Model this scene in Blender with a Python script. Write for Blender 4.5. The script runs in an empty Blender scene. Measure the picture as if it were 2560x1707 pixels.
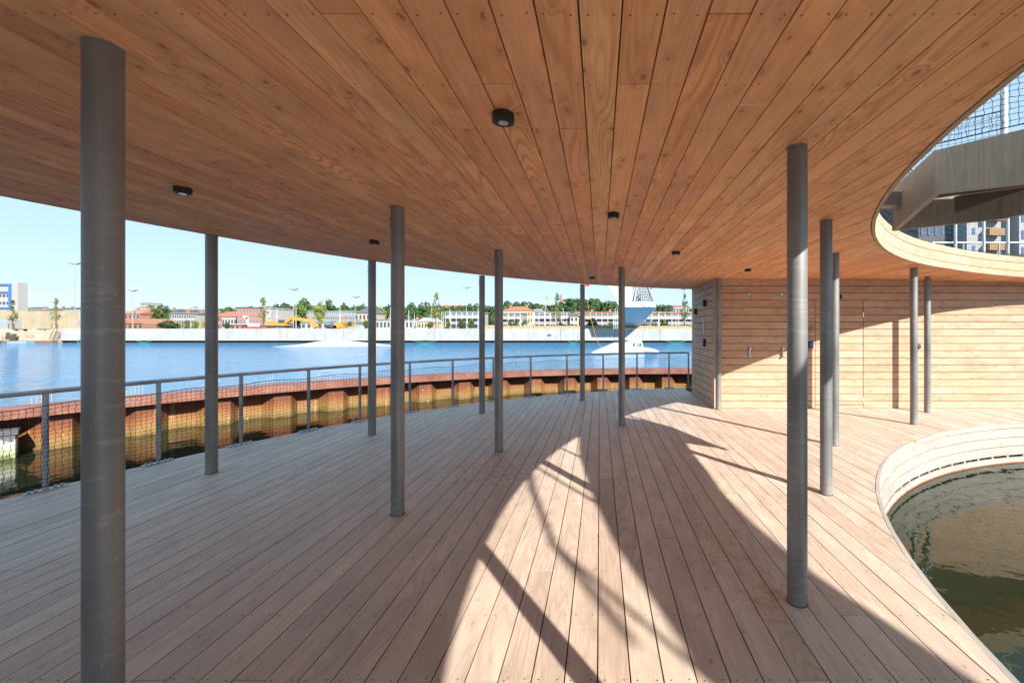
import bpy, bmesh, math, random
from mathutils import Vector, Matrix
R = math.radians
rnd = random.Random(7)
SC = bpy.context.scene
COL = SC.collection

# ------------------------------------------------------------------ camera, world, sun, exposure
EYE, F, CX, CY = 1.55, 1060.0, 1500.0, 828.0     # eye height, focal length and principal point in photo pixels
cam = bpy.data.objects.new('camera', bpy.data.cameras.new('camera'))
COL.objects.link(cam)
cam.location = (0, 0, EYE)
cam.rotation_euler = (R(90), 0, 0)
cam.data.sensor_width = 36
cam.data.lens = F / 2560 * 36
cam.data.shift_x = (1280 - CX) / 2560
cam.data.shift_y = -(853.5 - CY) / 2560
cam.data.clip_start = .05
cam.data.clip_end = 6000
SC.camera = cam

SUN_AZ, SUN_EL = 34.6, 32.0                      # shadows run towards -X +Y
sd = Vector((math.sin(R(SUN_AZ)) * math.cos(R(SUN_EL)), -math.cos(R(SUN_AZ)) * math.cos(R(SUN_EL)), math.sin(R(SUN_EL))))
w = bpy.data.worlds.new('World'); SC.world = w; w.use_nodes = True
nt = w.node_tree; bg = nt.nodes['Background']
sky = nt.nodes.new('ShaderNodeTexSky'); sky.sky_type = 'NISHITA'; sky.sun_disc = False
sky.sun_elevation = R(SUN_EL); sky.sun_rotation = math.atan2(sd.x, sd.y)
sky.air_density = 1.0; sky.dust_density = .1; sky.ozone_density = 1.6
gm = nt.nodes.new('ShaderNodeGamma'); gm.inputs[1].default_value = .46
hs = nt.nodes.new('ShaderNodeHueSaturation'); hs.inputs['Saturation'].default_value = 1.45; hs.inputs['Hue'].default_value = .505
nt.links.new(sky.outputs[0], gm.inputs[0]); nt.links.new(gm.outputs[0], hs.inputs['Color']); mx = nt.nodes.new('ShaderNodeMix'); mx.data_type = 'RGBA'; mx.inputs[0].default_value = .6; mx.inputs[7].default_value = (1.42, 2.12, 2.70, 1)
nt.links.new(hs.outputs[0], mx.inputs[6]); nt.links.new(mx.outputs[2], bg.inputs[0]); bg.inputs[1].default_value = .15
sl = bpy.data.lights.new('sun', 'SUN'); sl.energy = 3.45; sl.angle = R(.53); sl.color = (1, .945, .87)
so = bpy.data.objects.new('sun', sl); COL.objects.link(so)
so.rotation_euler = sd.to_track_quat('Z', 'Y').to_euler(); so.location = sd * 50
vs = SC.view_settings; vs.view_transform = 'Standard'; vs.look = 'None'; vs.gamma = 1; vs.use_curve_mapping = False
vs.exposure = 1.55
SC.render.engine = 'CYCLES'
SC.cycles.max_bounces = 10; SC.cycles.diffuse_bounces = 6

# ------------------------------------------------------------------ helpers
def PX(x, y, Y):                                  # photo pixel at distance Y -> point
    return Vector(((x - CX) / F * Y, Y, EYE - (y - CY) / F * Y))
def setp(o, label=None, cat=None, group=None, kind=None):
    if label: o['label'] = label
    if cat: o['category'] = cat
    if group: o['group'] = group
    if kind: o['kind'] = kind
    return o
def empty(name, loc=(0, 0, 0), label=None, cat=None, group=None, kind=None, rz=0):
    o = bpy.data.objects.new(name, None); COL.objects.link(o); o.location = loc; o.rotation_euler.z = rz
    o.empty_display_size = .2
    return setp(o, label, cat, group, kind)
class MB:
    def __init__(s): s.v = []; s.f = []; s.uv = []
    def add(s, vs, fs, uvs=None):
        b = len(s.v); s.v += [tuple(v) for v in vs]
        for f in fs: s.f.append([b + i for i in f])
        s.uv += uvs if uvs else [(0, 0)] * len(vs)
        return s
    def box(s, x0, x1, y0, y1, z0, z1, M=None):
        v = [Vector(p) for p in ((x0,y0,z0),(x1,y0,z0),(x1,y1,z0),(x0,y1,z0),(x0,y0,z1),(x1,y0,z1),(x1,y1,z1),(x0,y1,z1))]
        if M: v = [M @ p for p in v]
        return s.add(v, [(0,3,2,1),(4,5,6,7),(0,1,5,4),(1,2,6,5),(2,3,7,6),(3,0,4,7)])
    def prism(s, poly, z0, z1):                    # poly list of (x,y), ccw
        n = len(poly); zf0 = z0 if callable(z0) else (lambda x, y: z0); zf1 = z1 if callable(z1) else (lambda x, y: z1)
        v = [(x, y, zf0(x, y)) for x, y in poly] + [(x, y, zf1(x, y)) for x, y in poly]
        return s.add(v, [list(range(n))[::-1], list(range(n, 2*n))] + [(i, (i+1) % n, n+(i+1) % n, n+i) for i in range(n)])
    def tube(s, pts, r, n=8, cap=True, r1=None):
        pts = [Vector(p) for p in pts]; m = len(pts); vs = []
        up = None
        for i, p in enumerate(pts):
            d = (pts[min(i+1, m-1)] - pts[max(i-1, 0)]).normalized()
            a = Vector((0, 0, 1)) if abs(d.z) < .9 else Vector((1, 0, 0))
            u = d.cross(a).normalized(); v = u.cross(d)
            rr = r if r1 is None else r + (r1 - r) * i / (m - 1)
            for k in range(n):
                t = 2 * math.pi * k / n
                vs.append(p + u * math.cos(t) * rr + v * math.sin(t) * rr)
        fs = [(i*n+k, i*n+(k+1) % n, (i+1)*n+(k+1) % n, (i+1)*n+k) for i in range(m-1) for k in range(n)]
        if cap: fs += [list(range(n))[::-1], list(range((m-1)*n, m*n))]
        return s.add(vs, fs)
    def cyl(s, c, r, z0, z1, n=24, r1=None):
        r1 = r if r1 is None else r1
        vs = [(c[0]+r*math.cos(2*math.pi*k/n), c[1]+r*math.sin(2*math.pi*k/n), z0) for k in range(n)] + \
             [(c[0]+r1*math.cos(2*math.pi*k/n), c[1]+r1*math.sin(2*math.pi*k/n), z1) for k in range(n)]
        return s.add(vs, [(k, (k+1) % n, n+(k+1) % n, n+k) for k in range(n)] + [list(range(n))[::-1], list(range(n, 2*n))])
    def mesh(s, name):
        me = bpy.data.meshes.new(name); me.from_pydata(s.v, [], s.f)
        uvl = me.uv_layers.new(name='UVMap')
        co = [0.0] * (2 * len(me.loops))
        for i, l in enumerate(me.loops): co[2*i], co[2*i+1] = s.uv[l.vertex_index]
        uvl.data.foreach_set('uv', co)
        me.update(); return me
    def build(s, name, mat, parent=None, loc=None, smooth=False, **k):
        me = s.mesh(name); o = bpy.data.objects.new(name, me); COL.objects.link(o)
        if mat: me.materials.append(mat)
        if loc is not None: o.location = loc
        if smooth: smooth_mesh(me)
        if parent: o.parent = parent
        return setp(o, **k)
def smooth_mesh(me, ang=40):
    me.polygons.foreach_set('use_smooth', [True] * len(me.polygons))
    bm = bmesh.new(); bm.from_mesh(me)
    for e in bm.edges:
        if len(e.link_faces) == 2 and e.calc_face_angle(0) > R(ang): e.smooth = False
    bm.to_mesh(me); bm.free()
def inst(name, me, parent=None, loc=(0,0,0), rz=0, sc=None, **k):
    o = bpy.data.objects.new(name, me); COL.objects.link(o); o.location = loc; o.rotation_euler.z = rz
    if sc: o.scale = sc
    if parent: o.parent = parent
    return setp(o, **k)

# ------------------------------------------------------------------ materials
class NT:
    def __init__(s, name):
        s.m = bpy.data.materials.new(name); s.m.use_nodes = True; s.t = s.m.node_tree
        s.b = s.t.nodes['Principled BSDF']
    def n(s, t, **kw):
        o = s.t.nodes.new(t)
        for k, v in kw.items():
            if k.startswith('i_'):
                key = k[2:]; key = int(key) if key.isdigit() else key.replace('_', ' ')
                if hasattr(v, 'links') or isinstance(v, bpy.types.NodeSocket): s.t.links.new(v, o.inputs[key])
                else: o.inputs[key].default_value = v
            else: setattr(o, k, v)
        return o
    def math(s, op, a, b=0, c=None, clamp=False):
        o = s.n('ShaderNodeMath', operation=op, use_clamp=clamp)
        for i, v in enumerate((a, b) if c is None else (a, b, c)):
            if isinstance(v, bpy.types.NodeSocket): s.t.links.new(v, o.inputs[i])
            else: o.inputs[i].default_value = v
        return o.outputs[0]
    def ramp(s, fac, stops):
        o = s.n('ShaderNodeValToRGB'); s.t.links.new(fac, o.inputs[0]); e = o.color_ramp.elements
        while len(e) < len(stops): e.new(.5)
        for el, (p, c) in zip(e, stops):
            el.position = p; el.color = (c, c, c, 1) if isinstance(c, (int, float)) else (*c, 1)
        return o.outputs[0]
    def mix(s, fac, a, b, mode='MIX'):
        o = s.n('ShaderNodeMix', data_type='RGBA', blend_type=mode, clamp_factor=True)
        for i, v in ((0, fac), (6, a), (7, b)):
            if isinstance(v, bpy.types.NodeSocket): s.t.links.new(v, o.inputs[i])
            elif i == 0: o.inputs[0].default_value = v
            else: o.inputs[i].default_value = (*v, 1)
        return o.outputs[2]
    def noise(s, vec, scale, detail=2, rough=.5, dist=0):
        o = s.n('ShaderNodeTexNoise', i_Scale=scale, i_Detail=detail, i_Roughness=rough, i_Distortion=dist)
        if vec is not None: s.t.links.new(vec, o.inputs['Vector'])
        return o.outputs[0]
    def vmul(s, v, xyz):
        o = s.n('ShaderNodeVectorMath', operation='MULTIPLY'); s.t.links.new(v, o.inputs[0]); o.inputs[1].default_value = xyz
        return o.outputs[0]
    def vadd(s, a, b):
        o = s.n('ShaderNodeVectorMath', operation='ADD'); s.t.links.new(a, o.inputs[0]); s.t.links.new(b, o.inputs[1]); return o.outputs[0]
    def out(s, color=None, rough=None, bump=None, bs=.3, bd=.002, metal=None, spec=None):
        if color is not None:
            if isinstance(color, bpy.types.NodeSocket): s.t.links.new(color, s.b.inputs['Base Color'])
            else: s.b.inputs['Base Color'].default_value = (*color, 1)
        if rough is not None:
            if isinstance(rough, bpy.types.NodeSocket): s.t.links.new(rough, s.b.inputs['Roughness'])
            else: s.b.inputs['Roughness'].default_value = rough
        if metal is not None: s.b.inputs['Metallic'].default_value = metal
        if spec is not None: s.b.inputs['Specular IOR Level'].default_value = spec
        if bump is not None:
            bn = s.n('ShaderNodeBump', i_Strength=bs, i_Distance=bd, i_Height=bump)
            s.t.links.new(bn.outputs[0], s.b.inputs['Normal'])
        return s.m

def wood(name, tones, dark, rough=.6, knots=(.60, .09, .8, .32), sheen_weather=None, stains=None, chalk=0, grainamt=.55, spec=.3, bands=False):
    g = NT(name)
    uv = g.n('ShaderNodeUVMap').outputs[0]
    rand = g.n('ShaderNodeObjectInfo').outputs['Random']
    off = g.n('ShaderNodeCombineXYZ'); g.t.links.new(g.math('MULTIPLY', rand, 91.7), off.inputs[0]); g.t.links.new(g.math('MULTIPLY', rand, 57.3), off.inputs[1]); g.t.links.new(g.math('MULTIPLY', rand, 13.1), off.inputs[2])
    v = g.vadd(uv, off.outputs[0])
    vor = g.n('ShaderNodeTexVoronoi', voronoi_dimensions='2D', i_Scale=1.0, i_Randomness=.95); g.t.links.new(g.vmul(v, (8.5, 4.6, 1)), vor.inputs['Vector'])
    d = vor.outputs['Distance']; cr = g.n('ShaderNodeSeparateColor'); g.t.links.new(vor.outputs['Color'], cr.inputs[0])
    sel = g.math('GREATER_THAN', cr.outputs[0], knots[0])
    size = g.math('MULTIPLY_ADD', cr.outputs[1], knots[1], .035)
    knot = g.math('MULTIPLY', g.math('SUBTRACT', 1, g.math('DIVIDE', d, size), clamp=True), sel)
    halo = g.math('MULTIPLY', g.math('SUBTRACT', 1, g.math('MULTIPLY', d, 2.6), clamp=True), sel)
    n1 = g.noise(g.vmul(v, (5, .55, 1)), 1.0, 1.5, .45, .25)
    ph = g.math('ADD', g.math('MULTIPLY', n1, 120), g.math('MULTIPLY', halo, 16))
    ring = g.math('POWER', g.math('MULTIPLY_ADD', g.math('SINE', ph), .5, .5), 2.2)
    amt = g.ramp(g.noise(g.vmul(v, (1.5, .3, 1)), 1.3, 1), [(.38, .12), (.62, 1)])
    fib = g.noise(g.vmul(v, (260, 5, 1)), 1, 3, .6)
    cloud = g.noise(g.vmul(v, (6, 1.6, 1)), 1, 4, .6)
    base = g.ramp(rand, [(i / (len(tones) - 1), t) for i, t in enumerate(tones)])
    mott = g.ramp(cloud, [(.3, .82), (.7, 1.18)])
    c = g.mix(1, base, mott, 'MULTIPLY')
    c = g.mix(g.math('MULTIPLY', g.math('MULTIPLY', ring, amt), grainamt), c, g.mix(1, c, (dark[0]*1.9, dark[1]*1.9, dark[2]*1.9), 'MIX'))
    c = g.mix(g.math('MULTIPLY', g.ramp(fib, [(.35, 1), (.6, 0)]), .25), c, dark)
    c = g.mix(g.math('MULTIPLY', halo, knots[3]), c, dark)
    c = g.mix(g.math('MULTIPLY', g.math('POWER', knot, .5), knots[2]), c, dark)
    geo = g.n('ShaderNodeNewGeometry').outputs['Position']
    if chalk:
        ch = g.noise(g.vmul(v, (7, 60, 1)), .45, 3, .6); cm = g.noise(v, 1.4, 1)
        c = g.mix(g.math('MULTIPLY', g.math('MULTIPLY', g.ramp(ch, [(.66, 0), (.72, 1)]), g.ramp(cm, [(.5, 0), (.6, 1)])), chalk), c, (.75, .68, .6))
        sc_ = g.noise(g.vmul(geo, (1, 1, 1)), 1.7, 4, .65)
        c = g.mix(g.math('MULTIPLY', g.ramp(sc_, [(.6, 0), (.78, 1)]), .35 * chalk), c, (.8, .62, .5))
    if sheen_weather:                                      # sky sheen painted in as grey near the outer edge, plus some weathering
        cx, cy, r0, dist, grey = sheen_weather
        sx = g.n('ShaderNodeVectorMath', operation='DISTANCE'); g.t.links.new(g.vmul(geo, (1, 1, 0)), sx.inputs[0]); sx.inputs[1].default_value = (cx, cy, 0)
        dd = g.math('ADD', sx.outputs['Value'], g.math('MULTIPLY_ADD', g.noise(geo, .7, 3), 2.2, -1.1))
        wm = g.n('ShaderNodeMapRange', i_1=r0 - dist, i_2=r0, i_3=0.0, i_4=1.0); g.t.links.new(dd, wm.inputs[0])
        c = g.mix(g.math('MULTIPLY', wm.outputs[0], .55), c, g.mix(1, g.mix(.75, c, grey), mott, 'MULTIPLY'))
    for (x, y, r, colr, a) in stains or []:
        sx = g.n('ShaderNodeVectorMath', operation='DISTANCE'); g.t.links.new(g.vmul(geo, (1, 1, 0)), sx.inputs[0]); sx.inputs[1].default_value = (x, y, 0)
        m = g.math('SUBTRACT', 1, g.math('DIVIDE', sx.outputs['Value'], r), clamp=True)
        m = g.math('MULTIPLY', m, g.ramp(g.noise(geo, 16, 4, .7), [(.45, 0), (.6, 1)]))
        c = g.mix(g.math('MULTIPLY', m, a), c, colr)
    h = g.math('SUBTRACT', g.math('MULTIPLY', fib, .5), g.math('MULTIPLY', ring, .25))
    rr = g.math('MULTIPLY_ADD', cloud, .25, rough - .12)
    return g.out(c, rr, h, .25, .002, spec=spec)

M = {}
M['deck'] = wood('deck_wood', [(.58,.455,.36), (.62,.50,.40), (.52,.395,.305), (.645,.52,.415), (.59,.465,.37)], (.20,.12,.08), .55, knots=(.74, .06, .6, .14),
                 sheen_weather=(4.119, 2.06, 9.6, 5.2, (.40,.405,.415)),
                 stains=[(-1.15,4.75,.95,(.30,.13,.085),.75), (.86,3.05,.4,(.42,.20,.12),.5), (.45,2.75,.5,(.45,.25,.16),.3), (1.0,2.5,.28,(.38,.16,.08),.6), (.75,6.7,.35,(.3,.13,.06),.6)], chalk=.35, spec=.45, grainamt=.4)
M['ceil'] = wood('ceiling_wood', [(.88,.44,.21), (.90,.48,.235), (.78,.355,.17), (.91,.54,.28), (.87,.44,.215), (.80,.39,.22), (.90,.50,.25), (.83,.40,.19)], (.30,.10,.04), .6, chalk=.5, grainamt=.55, knots=(.66, .08, .85, .28))
M['wall'] = wood('wall_wood', [(.50,.335,.235), (.52,.37,.27), (.47,.305,.21), (.51,.345,.24), (.53,.385,.29)], (.32,.15,.06), .6, chalk=.25, grainamt=.35)
M['fascia'] = wood('fascia_wood', [(.47,.355,.245), (.46,.335,.22), (.49,.385,.285)], (.30,.17,.09), .6, grainamt=.25)
M['pale'] = wood('pool_wood', [(.35,.33,.305), (.375,.35,.32), (.335,.31,.28)], (.36,.28,.2), .65, grainamt=.2)
M['greywood'] = wood('cabin_wood', [(.46,.33,.25), (.5,.37,.28), (.42,.3,.23)], (.22,.13,.09), .6, grainamt=.3)

def plain(name, col, rough=.6, metal=0, var=.15, scale=6, spec=.5, bump=0):
    g = NT(name); tc = g.n('ShaderNodeTexCoord').outputs['Object']
    n = g.noise(tc, scale, 4, .6)
    c = g.mix(1, col, g.ramp(n, [(.25, 1 - var), (.75, 1 + var)]), 'MULTIPLY')
    return g.out(c, rough, n if bump else None, bump or .1, .01, metal, spec)
def galv(name, base, streak, rough=.42):
    g = NT(name); tc = g.n('ShaderNodeTexCoord').outputs['Object']
    s1 = g.noise(g.vmul(tc, (5, 5, 60)), 1, 4, .6, .8); s2 = g.noise(tc, 3, 3)
    pos = g.ramp(g.noise(g.vmul(tc, (1.5, 1.5, .9)), 1.6, 2), [(.42, 0), (.6, 1)])
    m = g.math('MULTIPLY', g.ramp(s1, [(.55, 0), (.63, 1), (.69, .2)]), pos)
    c = g.mix(1, base, g.ramp(s2, [(.3, .6), (.7, 1.25)]), 'MULTIPLY')
    c = g.mix(g.math('MULTIPLY', m, .45), c, streak)
    sp = g.noise(tc, 90, 2); c = g.mix(g.math('MULTIPLY', g.ramp(sp, [(.7, 0), (.76, 1)]), .35), c, (.6, .62, .62))
    return g.out(c, g.math('MULTIPLY_ADD', s2, .3, rough - .1), s1, .06, .002, .35, .5)
M['column'] = galv('galvanised_column', (.24, .24, .235), (.52, .50, .47))
M['rail'] = galv('galvanised_rail', (.47, .48, .50), (.55, .55, .55), .4)
M['bluepost'] = plain('terrace_post_metal', (.62, .66, .70), .4, .3, .08)
M['net'] = plain('black_net_cord', (.012, .013, .018), .8)
M['black'] = plain('black_paint', (.018, .016, .016), .45)
M['chrome'] = plain('chrome', (.75, .75, .75), .15, 1)
M['dark'] = plain('under_deck', (.05, .035, .025), .9)
M['lens'] = plain('lamp_lens', (.7, .7, .68), .2, .6)
M['white'] = plain('white_paint', (.50, .51, .515), .5, 0, .04)
M['bluepad'] = plain('blue_cover', (.01, .13, .62), .35)
def concrete_stair():
    g = NT('streaked_concrete'); tc = g.n('ShaderNodeTexCoord').outputs['Object']
    a = g.noise(g.vmul(tc, (85, 85, 3.5)), 1, 4, .7); b = g.noise(tc, 1.7, 3)
    c = g.ramp(a, [(.3, (.34,.295,.24)), (.55, (.45,.395,.325)), (.75, (.58,.51,.43))])
    c = g.mix(1, c, g.ramp(b, [(.3, .75), (.7, 1.1)]), 'MULTIPLY')
    return g.out(c, .7, a, .2, .003)
M['stair'] = concrete_stair()
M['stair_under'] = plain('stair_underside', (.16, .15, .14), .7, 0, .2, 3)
def concrete(name, col, stain=(.3,.31,.26)):
    g = NT(name); tc = g.n('ShaderNodeTexCoord').outputs['Object']
    a = g.noise(g.vmul(tc, (.5, .5, .25)), 1.3, 6, .65); b = g.noise(g.vmul(tc, (1.6, 1, 5)), .8, 5, .7)
    c = g.mix(1, col, g.ramp(a, [(.3, .82), (.7, 1.08)]), 'MULTIPLY')
    c = g.mix(g.math('MULTIPLY', g.ramp(b, [(.58, 0), (.75, 1)]), .35), c, stain)
    return g.out(c, .85, a, .1, .02)
M['quay'] = concrete('quay_concrete', (.36, .368, .36), (.20,.21,.20))
M['sand'] = concrete('sandy_concrete', (.33, .28, .19), (.23,.19,.13))
M['oldquay'] = concrete('old_quay_concrete', (.40, .36, .28), (.2,.18,.13))
def rust():
    g = NT('rusted_steel'); geo = g.n('ShaderNodeNewGeometry').outputs['Position']
    sep = g.n('ShaderNodeSeparateXYZ'); g.t.links.new(geo, sep.inputs[0])
    n = g.noise(g.vmul(geo, (2.5, 2.5, .9)), 1, 6, .7); st = g.noise(g.vmul(geo, (9, 9, .7)), 1, 4, .6)
    h = g.math('ADD', sep.outputs[2], g.math('MULTIPLY_ADD', n, .30, -.15))
    mr = g.n('ShaderNodeMapRange', i_1=-.72, i_2=.26, i_3=0.0, i_4=1.0); g.t.links.new(h, mr.inputs[0])
    c = g.ramp(mr.outputs[0], [(0, (.05,.042,.012)), (.06, (.17,.11,.03)), (.2, (.27,.165,.055)), (.33, (.27,.115,.035)), (.5, (.19,.06,.026)), (.75, (.12,.048,.032)), (1, (.14,.06,.042))])
    c = g.mix(g.math('MULTIPLY', g.ramp(st, [(.6, 0), (.72, 1)]), .4), c, (.58,.42,.25))
    c = g.mix(g.math('MULTIPLY', g.ramp(st, [(.25, 1), (.4, 0)]), .5), c, (.12,.045,.025))
    fl = g.noise(geo, 14, 3); c = g.mix(g.math('MULTIPLY', g.ramp(fl, [(.68, 0), (.73, 1)]), .5), c, (.7,.55,.4))
    return g.out(c, .8, n, .4, .03)
M['rust'] = rust()
def rustcap():
    g = NT('rusted_cap'); geo = g.n('ShaderNodeNewGeometry').outputs['Position']
    n = g.noise(geo, 2.2, 6, .7)
    c = g.ramp(n, [(.3, (.15,.06,.042)), (.5, (.24,.10,.07)), (.7, (.32,.17,.13))])
    return g.out(c, .8, n, .2, .02)
M['cap'] = rustcap()
M['dock'] = plain('dark_dock_concrete', (.10,.11,.12), .8)
def water(name, deep, rough, layers, strength, dist):
    g = NT(name); geo = g.n('ShaderNodeNewGeometry').outputs['Position']
    h = None
    for (sx, sy, sc, wt) in layers:
        a = g.math('MULTIPLY', g.noise(g.vmul(geo, (sx, sy, 1)), sc, 3, .55, .4), wt)
        h = a if h is None else g.math('ADD', h, a)
    g.b.inputs['IOR'].default_value = 1.33
    return g.out(deep, rough, h, strength, dist)
M['sea'] = water('harbour_water', (.05, .24, .48), .06, [(1, 1.7, .30, 1.3), (1, 2.2, .8, 1.0), (1, 2.0, 2.4, .4)], 1.0, 1.7)
M['calm'] = water('sheltered_water', (.014, .021, .010), .02, [(1, 1.2, .9, .5), (1, 1, 3.2, .12)], .9, .035)
def leafmat(name, a, b, c3):
    g = NT(name); geo = g.n('ShaderNodeNewGeometry').outputs['Position']; rand = g.n('ShaderNodeObjectInfo').outputs['Random']
    n = g.noise(geo, .9, 3, .6)
    c = g.ramp(n, [(.3, a), (.5, b), (.72, c3)])
    c = g.mix(1, c, g.ramp(rand, [(0, .8), (1, 1.25)]), 'MULTIPLY')
    return g.out(c, .7, spec=.2)
M['letter_dark'] = plain('lettering_grey', (.07,.12,.11), .6); M['letter_green'] = plain('lettering_green', (.0,.20,.10), .6)
M['leaf'] = leafmat('leaves_green', (.035,.065,.018), (.065,.11,.028), (.11,.16,.04))
M['leafdark'] = leafmat('leaves_dark', (.025,.05,.018), (.045,.085,.028), (.08,.13,.04))
M['leaflight'] = leafmat('leaves_light', (.09,.12,.03), (.15,.19,.045), (.24,.27,.07))
M['leafyellow'] = leafmat('leaves_yellow', (.28,.18,.04), (.4,.27,.06), (.5,.36,.09))
M['bark'] = plain('bark', (.13, .10, .075), .9)
def P_(n, c, r=.7, m=0, v=.1): M[n] = plain(n, tuple(q * (.68 if max(c) > .3 else 1) for q in c), r, m, v, 2)
P_('roof_tile_red', (.52,.20,.12)); P_('roof_slate', (.10,.11,.13)); P_('roof_brown', (.30,.15,.10)); P_('roof_grey', (.34,.36,.38))
P_('wall_white', (.47,.47,.46)); P_('wall_brick', (.50,.24,.17)); P_('wall_cream', (.70,.58,.38)); P_('wall_grey', (.48,.49,.50)); P_('wall_darkgrey', (.07,.08,.10))
P_('wall_stone', (.58,.47,.36)); P_('glass_dark', (.05,.07,.09), .15); P_('glass_blue', (.14,.26,.42), .1); P_('panel_orange', (.42,.24,.09)); P_('frame_blue', (.06,.22,.62))
P_('machine_yellow', (.58,.36,.07), .45); P_('machine_dark', (.03,.03,.03)); P_('machine_red', (.65,.04,.03), .4); P_('container_blue', (.32,.42,.50)); P_('timber_yellow', (.50,.39,.21))
P_('ground_gravel', (.46,.41,.33), .9); P_('hill_grass', (.08,.12,.04), .9); P_('steel_white', (.75,.76,.77), .4); P_('mast_grey', (.38,.41,.43)); P_('copper_green', (.25,.45,.38)); P_('spire_brown', (.30,.16,.13)); P_('mint_green', (.03,.45,.30)); M['tower_grey'] = plain('tower_grey', (.70,.72,.72), .8); P_('sand_white', (.60,.575,.52)); P_('machine_orange', (.8,.34,.03), .4)

# ------------------------------------------------------------------ plan geometry
DO = (4.119, 2.06, 9.80)      # outer deck circle
PH = (8.374, .666, 6.663)     # pool circle
RO = (4.824, 1.241, 9.696)    # outer roof circle
HO = (9.55, -.02, 8.03)       # roof hole circle
ZC = 2.604                    # ceiling
WY, WX = 8.56, 2.30           # shower wall plane, cabin side wall
def zc(x, y=0): return ZC - .026 * max(0, x - 5.8)
def cpt(c, a): return (c[0] + c[2] * math.cos(R(a)), c[1] + c[2] * math.sin(R(a)))
def ycirc(c, x, sgn):
    q = c[2] ** 2 - (x - c[0]) ** 2
    return None if q <= 0 else c[1] + sgn * math.sqrt(q)
def xat(c, k):                # point on circle with X = k*Y, first hit to the left of centre, upper part
    best = None
    for i in range(2000):
        a = 90 + i * .07; p = cpt(c, a)
        if p[1] > 1 and (best is None or abs(p[0] - k * p[1]) < best[0]): best = (abs(p[0] - k * p[1]), a)
    return best[1]

def boards(parent, name, mat, OC, HC, x0, x1, width, pitch, ymin, ymaxf, z0, z1, joists, seed, lmin, lmax, heads):
    rn = random.Random(seed); n = 0
    rows = int((x1 - x0) / pitch)
    for r in range(rows):
        xa = x0 + r * pitch; xb = xa + width; xs = [xa, (xa + xb) / 2, xb]
        up = [ycirc(OC, x, 1) for x in xs]
        if None in up: continue
        up = [min(u, ymaxf(x)) for u, x in zip(up, xs)]
        lo = [max(ymin, ycirc(OC, x, -1) or ymin) for x in xs]
        spans = []                                   # each span: (bottom ys, top ys, bite)
        hx = HC[0] - HC[2]
        if xb <= hx: spans.append((lo, up, None))
        elif xa < hx: spans.append((lo, up, (ycirc(HC, xb, -1), ycirc(HC, xb, 1))))
        else:
            l = [ycirc(HC, x, -1) for x in xs]; u = [ycirc(HC, x, 1) for x in xs]
            if min(l) > ymin + .2: spans.append((lo, l, None))
            spans.append(([max(a, ymin) for a in u], up, None))
        for (b, t, bite) in spans:
            if min(t) - max(b) < .03: continue
            cuts = []
            y = max(b) + rn.uniform(.8, lmax)
            while y < min(t) - .9:
                j = min(joists, key=lambda q: abs(q - y))
                if not (bite and bite[0] - .35 < j < bite[1] + .35) and j > max(b) + .3 and j < min(t) - .3: cuts.append(j)
                y = j + rn.uniform(lmin, lmax)
            edges = [None] + cuts + [None]
            for k in range(len(edges) - 1):
                bb = b if edges[k] is None else [edges[k] + .0015] * 3
                tt = t if edges[k+1] is None else [edges[k+1] - .0015] * 3
                poly = [(xs[i], bb[i]) for i in range(3)]
                if bite and bite[0] > bb[2] and bite[1] < tt[2]:
                    a0 = math.degrees(math.atan2(bite[0] - HC[1], xb - HC[0])) % 360; a1 = math.degrees(math.atan2(bite[1] - HC[1], xb - HC[0])) % 360
                    for q in range(13): poly.append(cpt(HC, a0 + (a1 - a0) * q / 12))
                poly += [(xs[i], tt[i]) for i in (2, 1, 0)]
                ox = (xa + xb) / 2; oy = (bb[1] + tt[1]) / 2; nn = len(poly)
                dz = rn.uniform(-.0012, .0012)
                m = MB(); f0 = (lambda x, y: z0(x) + dz); f1 = (lambda x, y: z1(x) + dz)
                vs_ = [(x - ox, y - oy, f0(x, y)) for x, y in poly] + [(x - ox, y - oy, f1(x, y)) for x, y in poly]
                m.add(vs_, [list(range(nn))[::-1], list(range(nn, 2*nn))] + [(i, (i+1) % nn, nn+(i+1) % nn, nn+i) for i in range(nn)], [(v[0], v[1]) for v in vs_])
                m.build(name, mat, parent, (ox, oy, 0)); n += 1
                if heads is not None:
                    mb, zh, sg = heads
                    for j in joists:
                        if bb[1] + .02 < j < tt[1] - .02 and j < 7.5:
                            for q in (-1, 1):
                                cx_ = ox + q * width * .31 + rn.uniform(-.004, .004); cy_ = j + rn.uniform(-.006, .006)
                                if edges[k] is not None and abs(j - edges[k]) < .05: cy_ += .02
                                if edges[k+1] is not None and abs(j - edges[k+1]) < .05: cy_ -= .02
                                z = zh(cx_) ; rr = .0040
                                pts = [(cx_ + rr * math.cos(t_ * math.pi / 3), cy_ + rr * math.sin(t_ * math.pi / 3), z) for t_ in range(6)]
                                mb.add(pts, [list(range(6)) if sg > 0 else list(range(6))[::-1]])
    return n

def arc(c, a0, a1, n): return [cpt(c, a0 + (a1 - a0) * i / n) for i in range(n + 1)]
def ringpoly(OC, HC, a_out0, a_out1, a_h0, a_h1, extra_right=None, n=60):
    p = arc(HC, a_h0, a_h1, n) + arc(OC, a_out1, a_out0, n)
    if extra_right: p += extra_right
    return p

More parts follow.
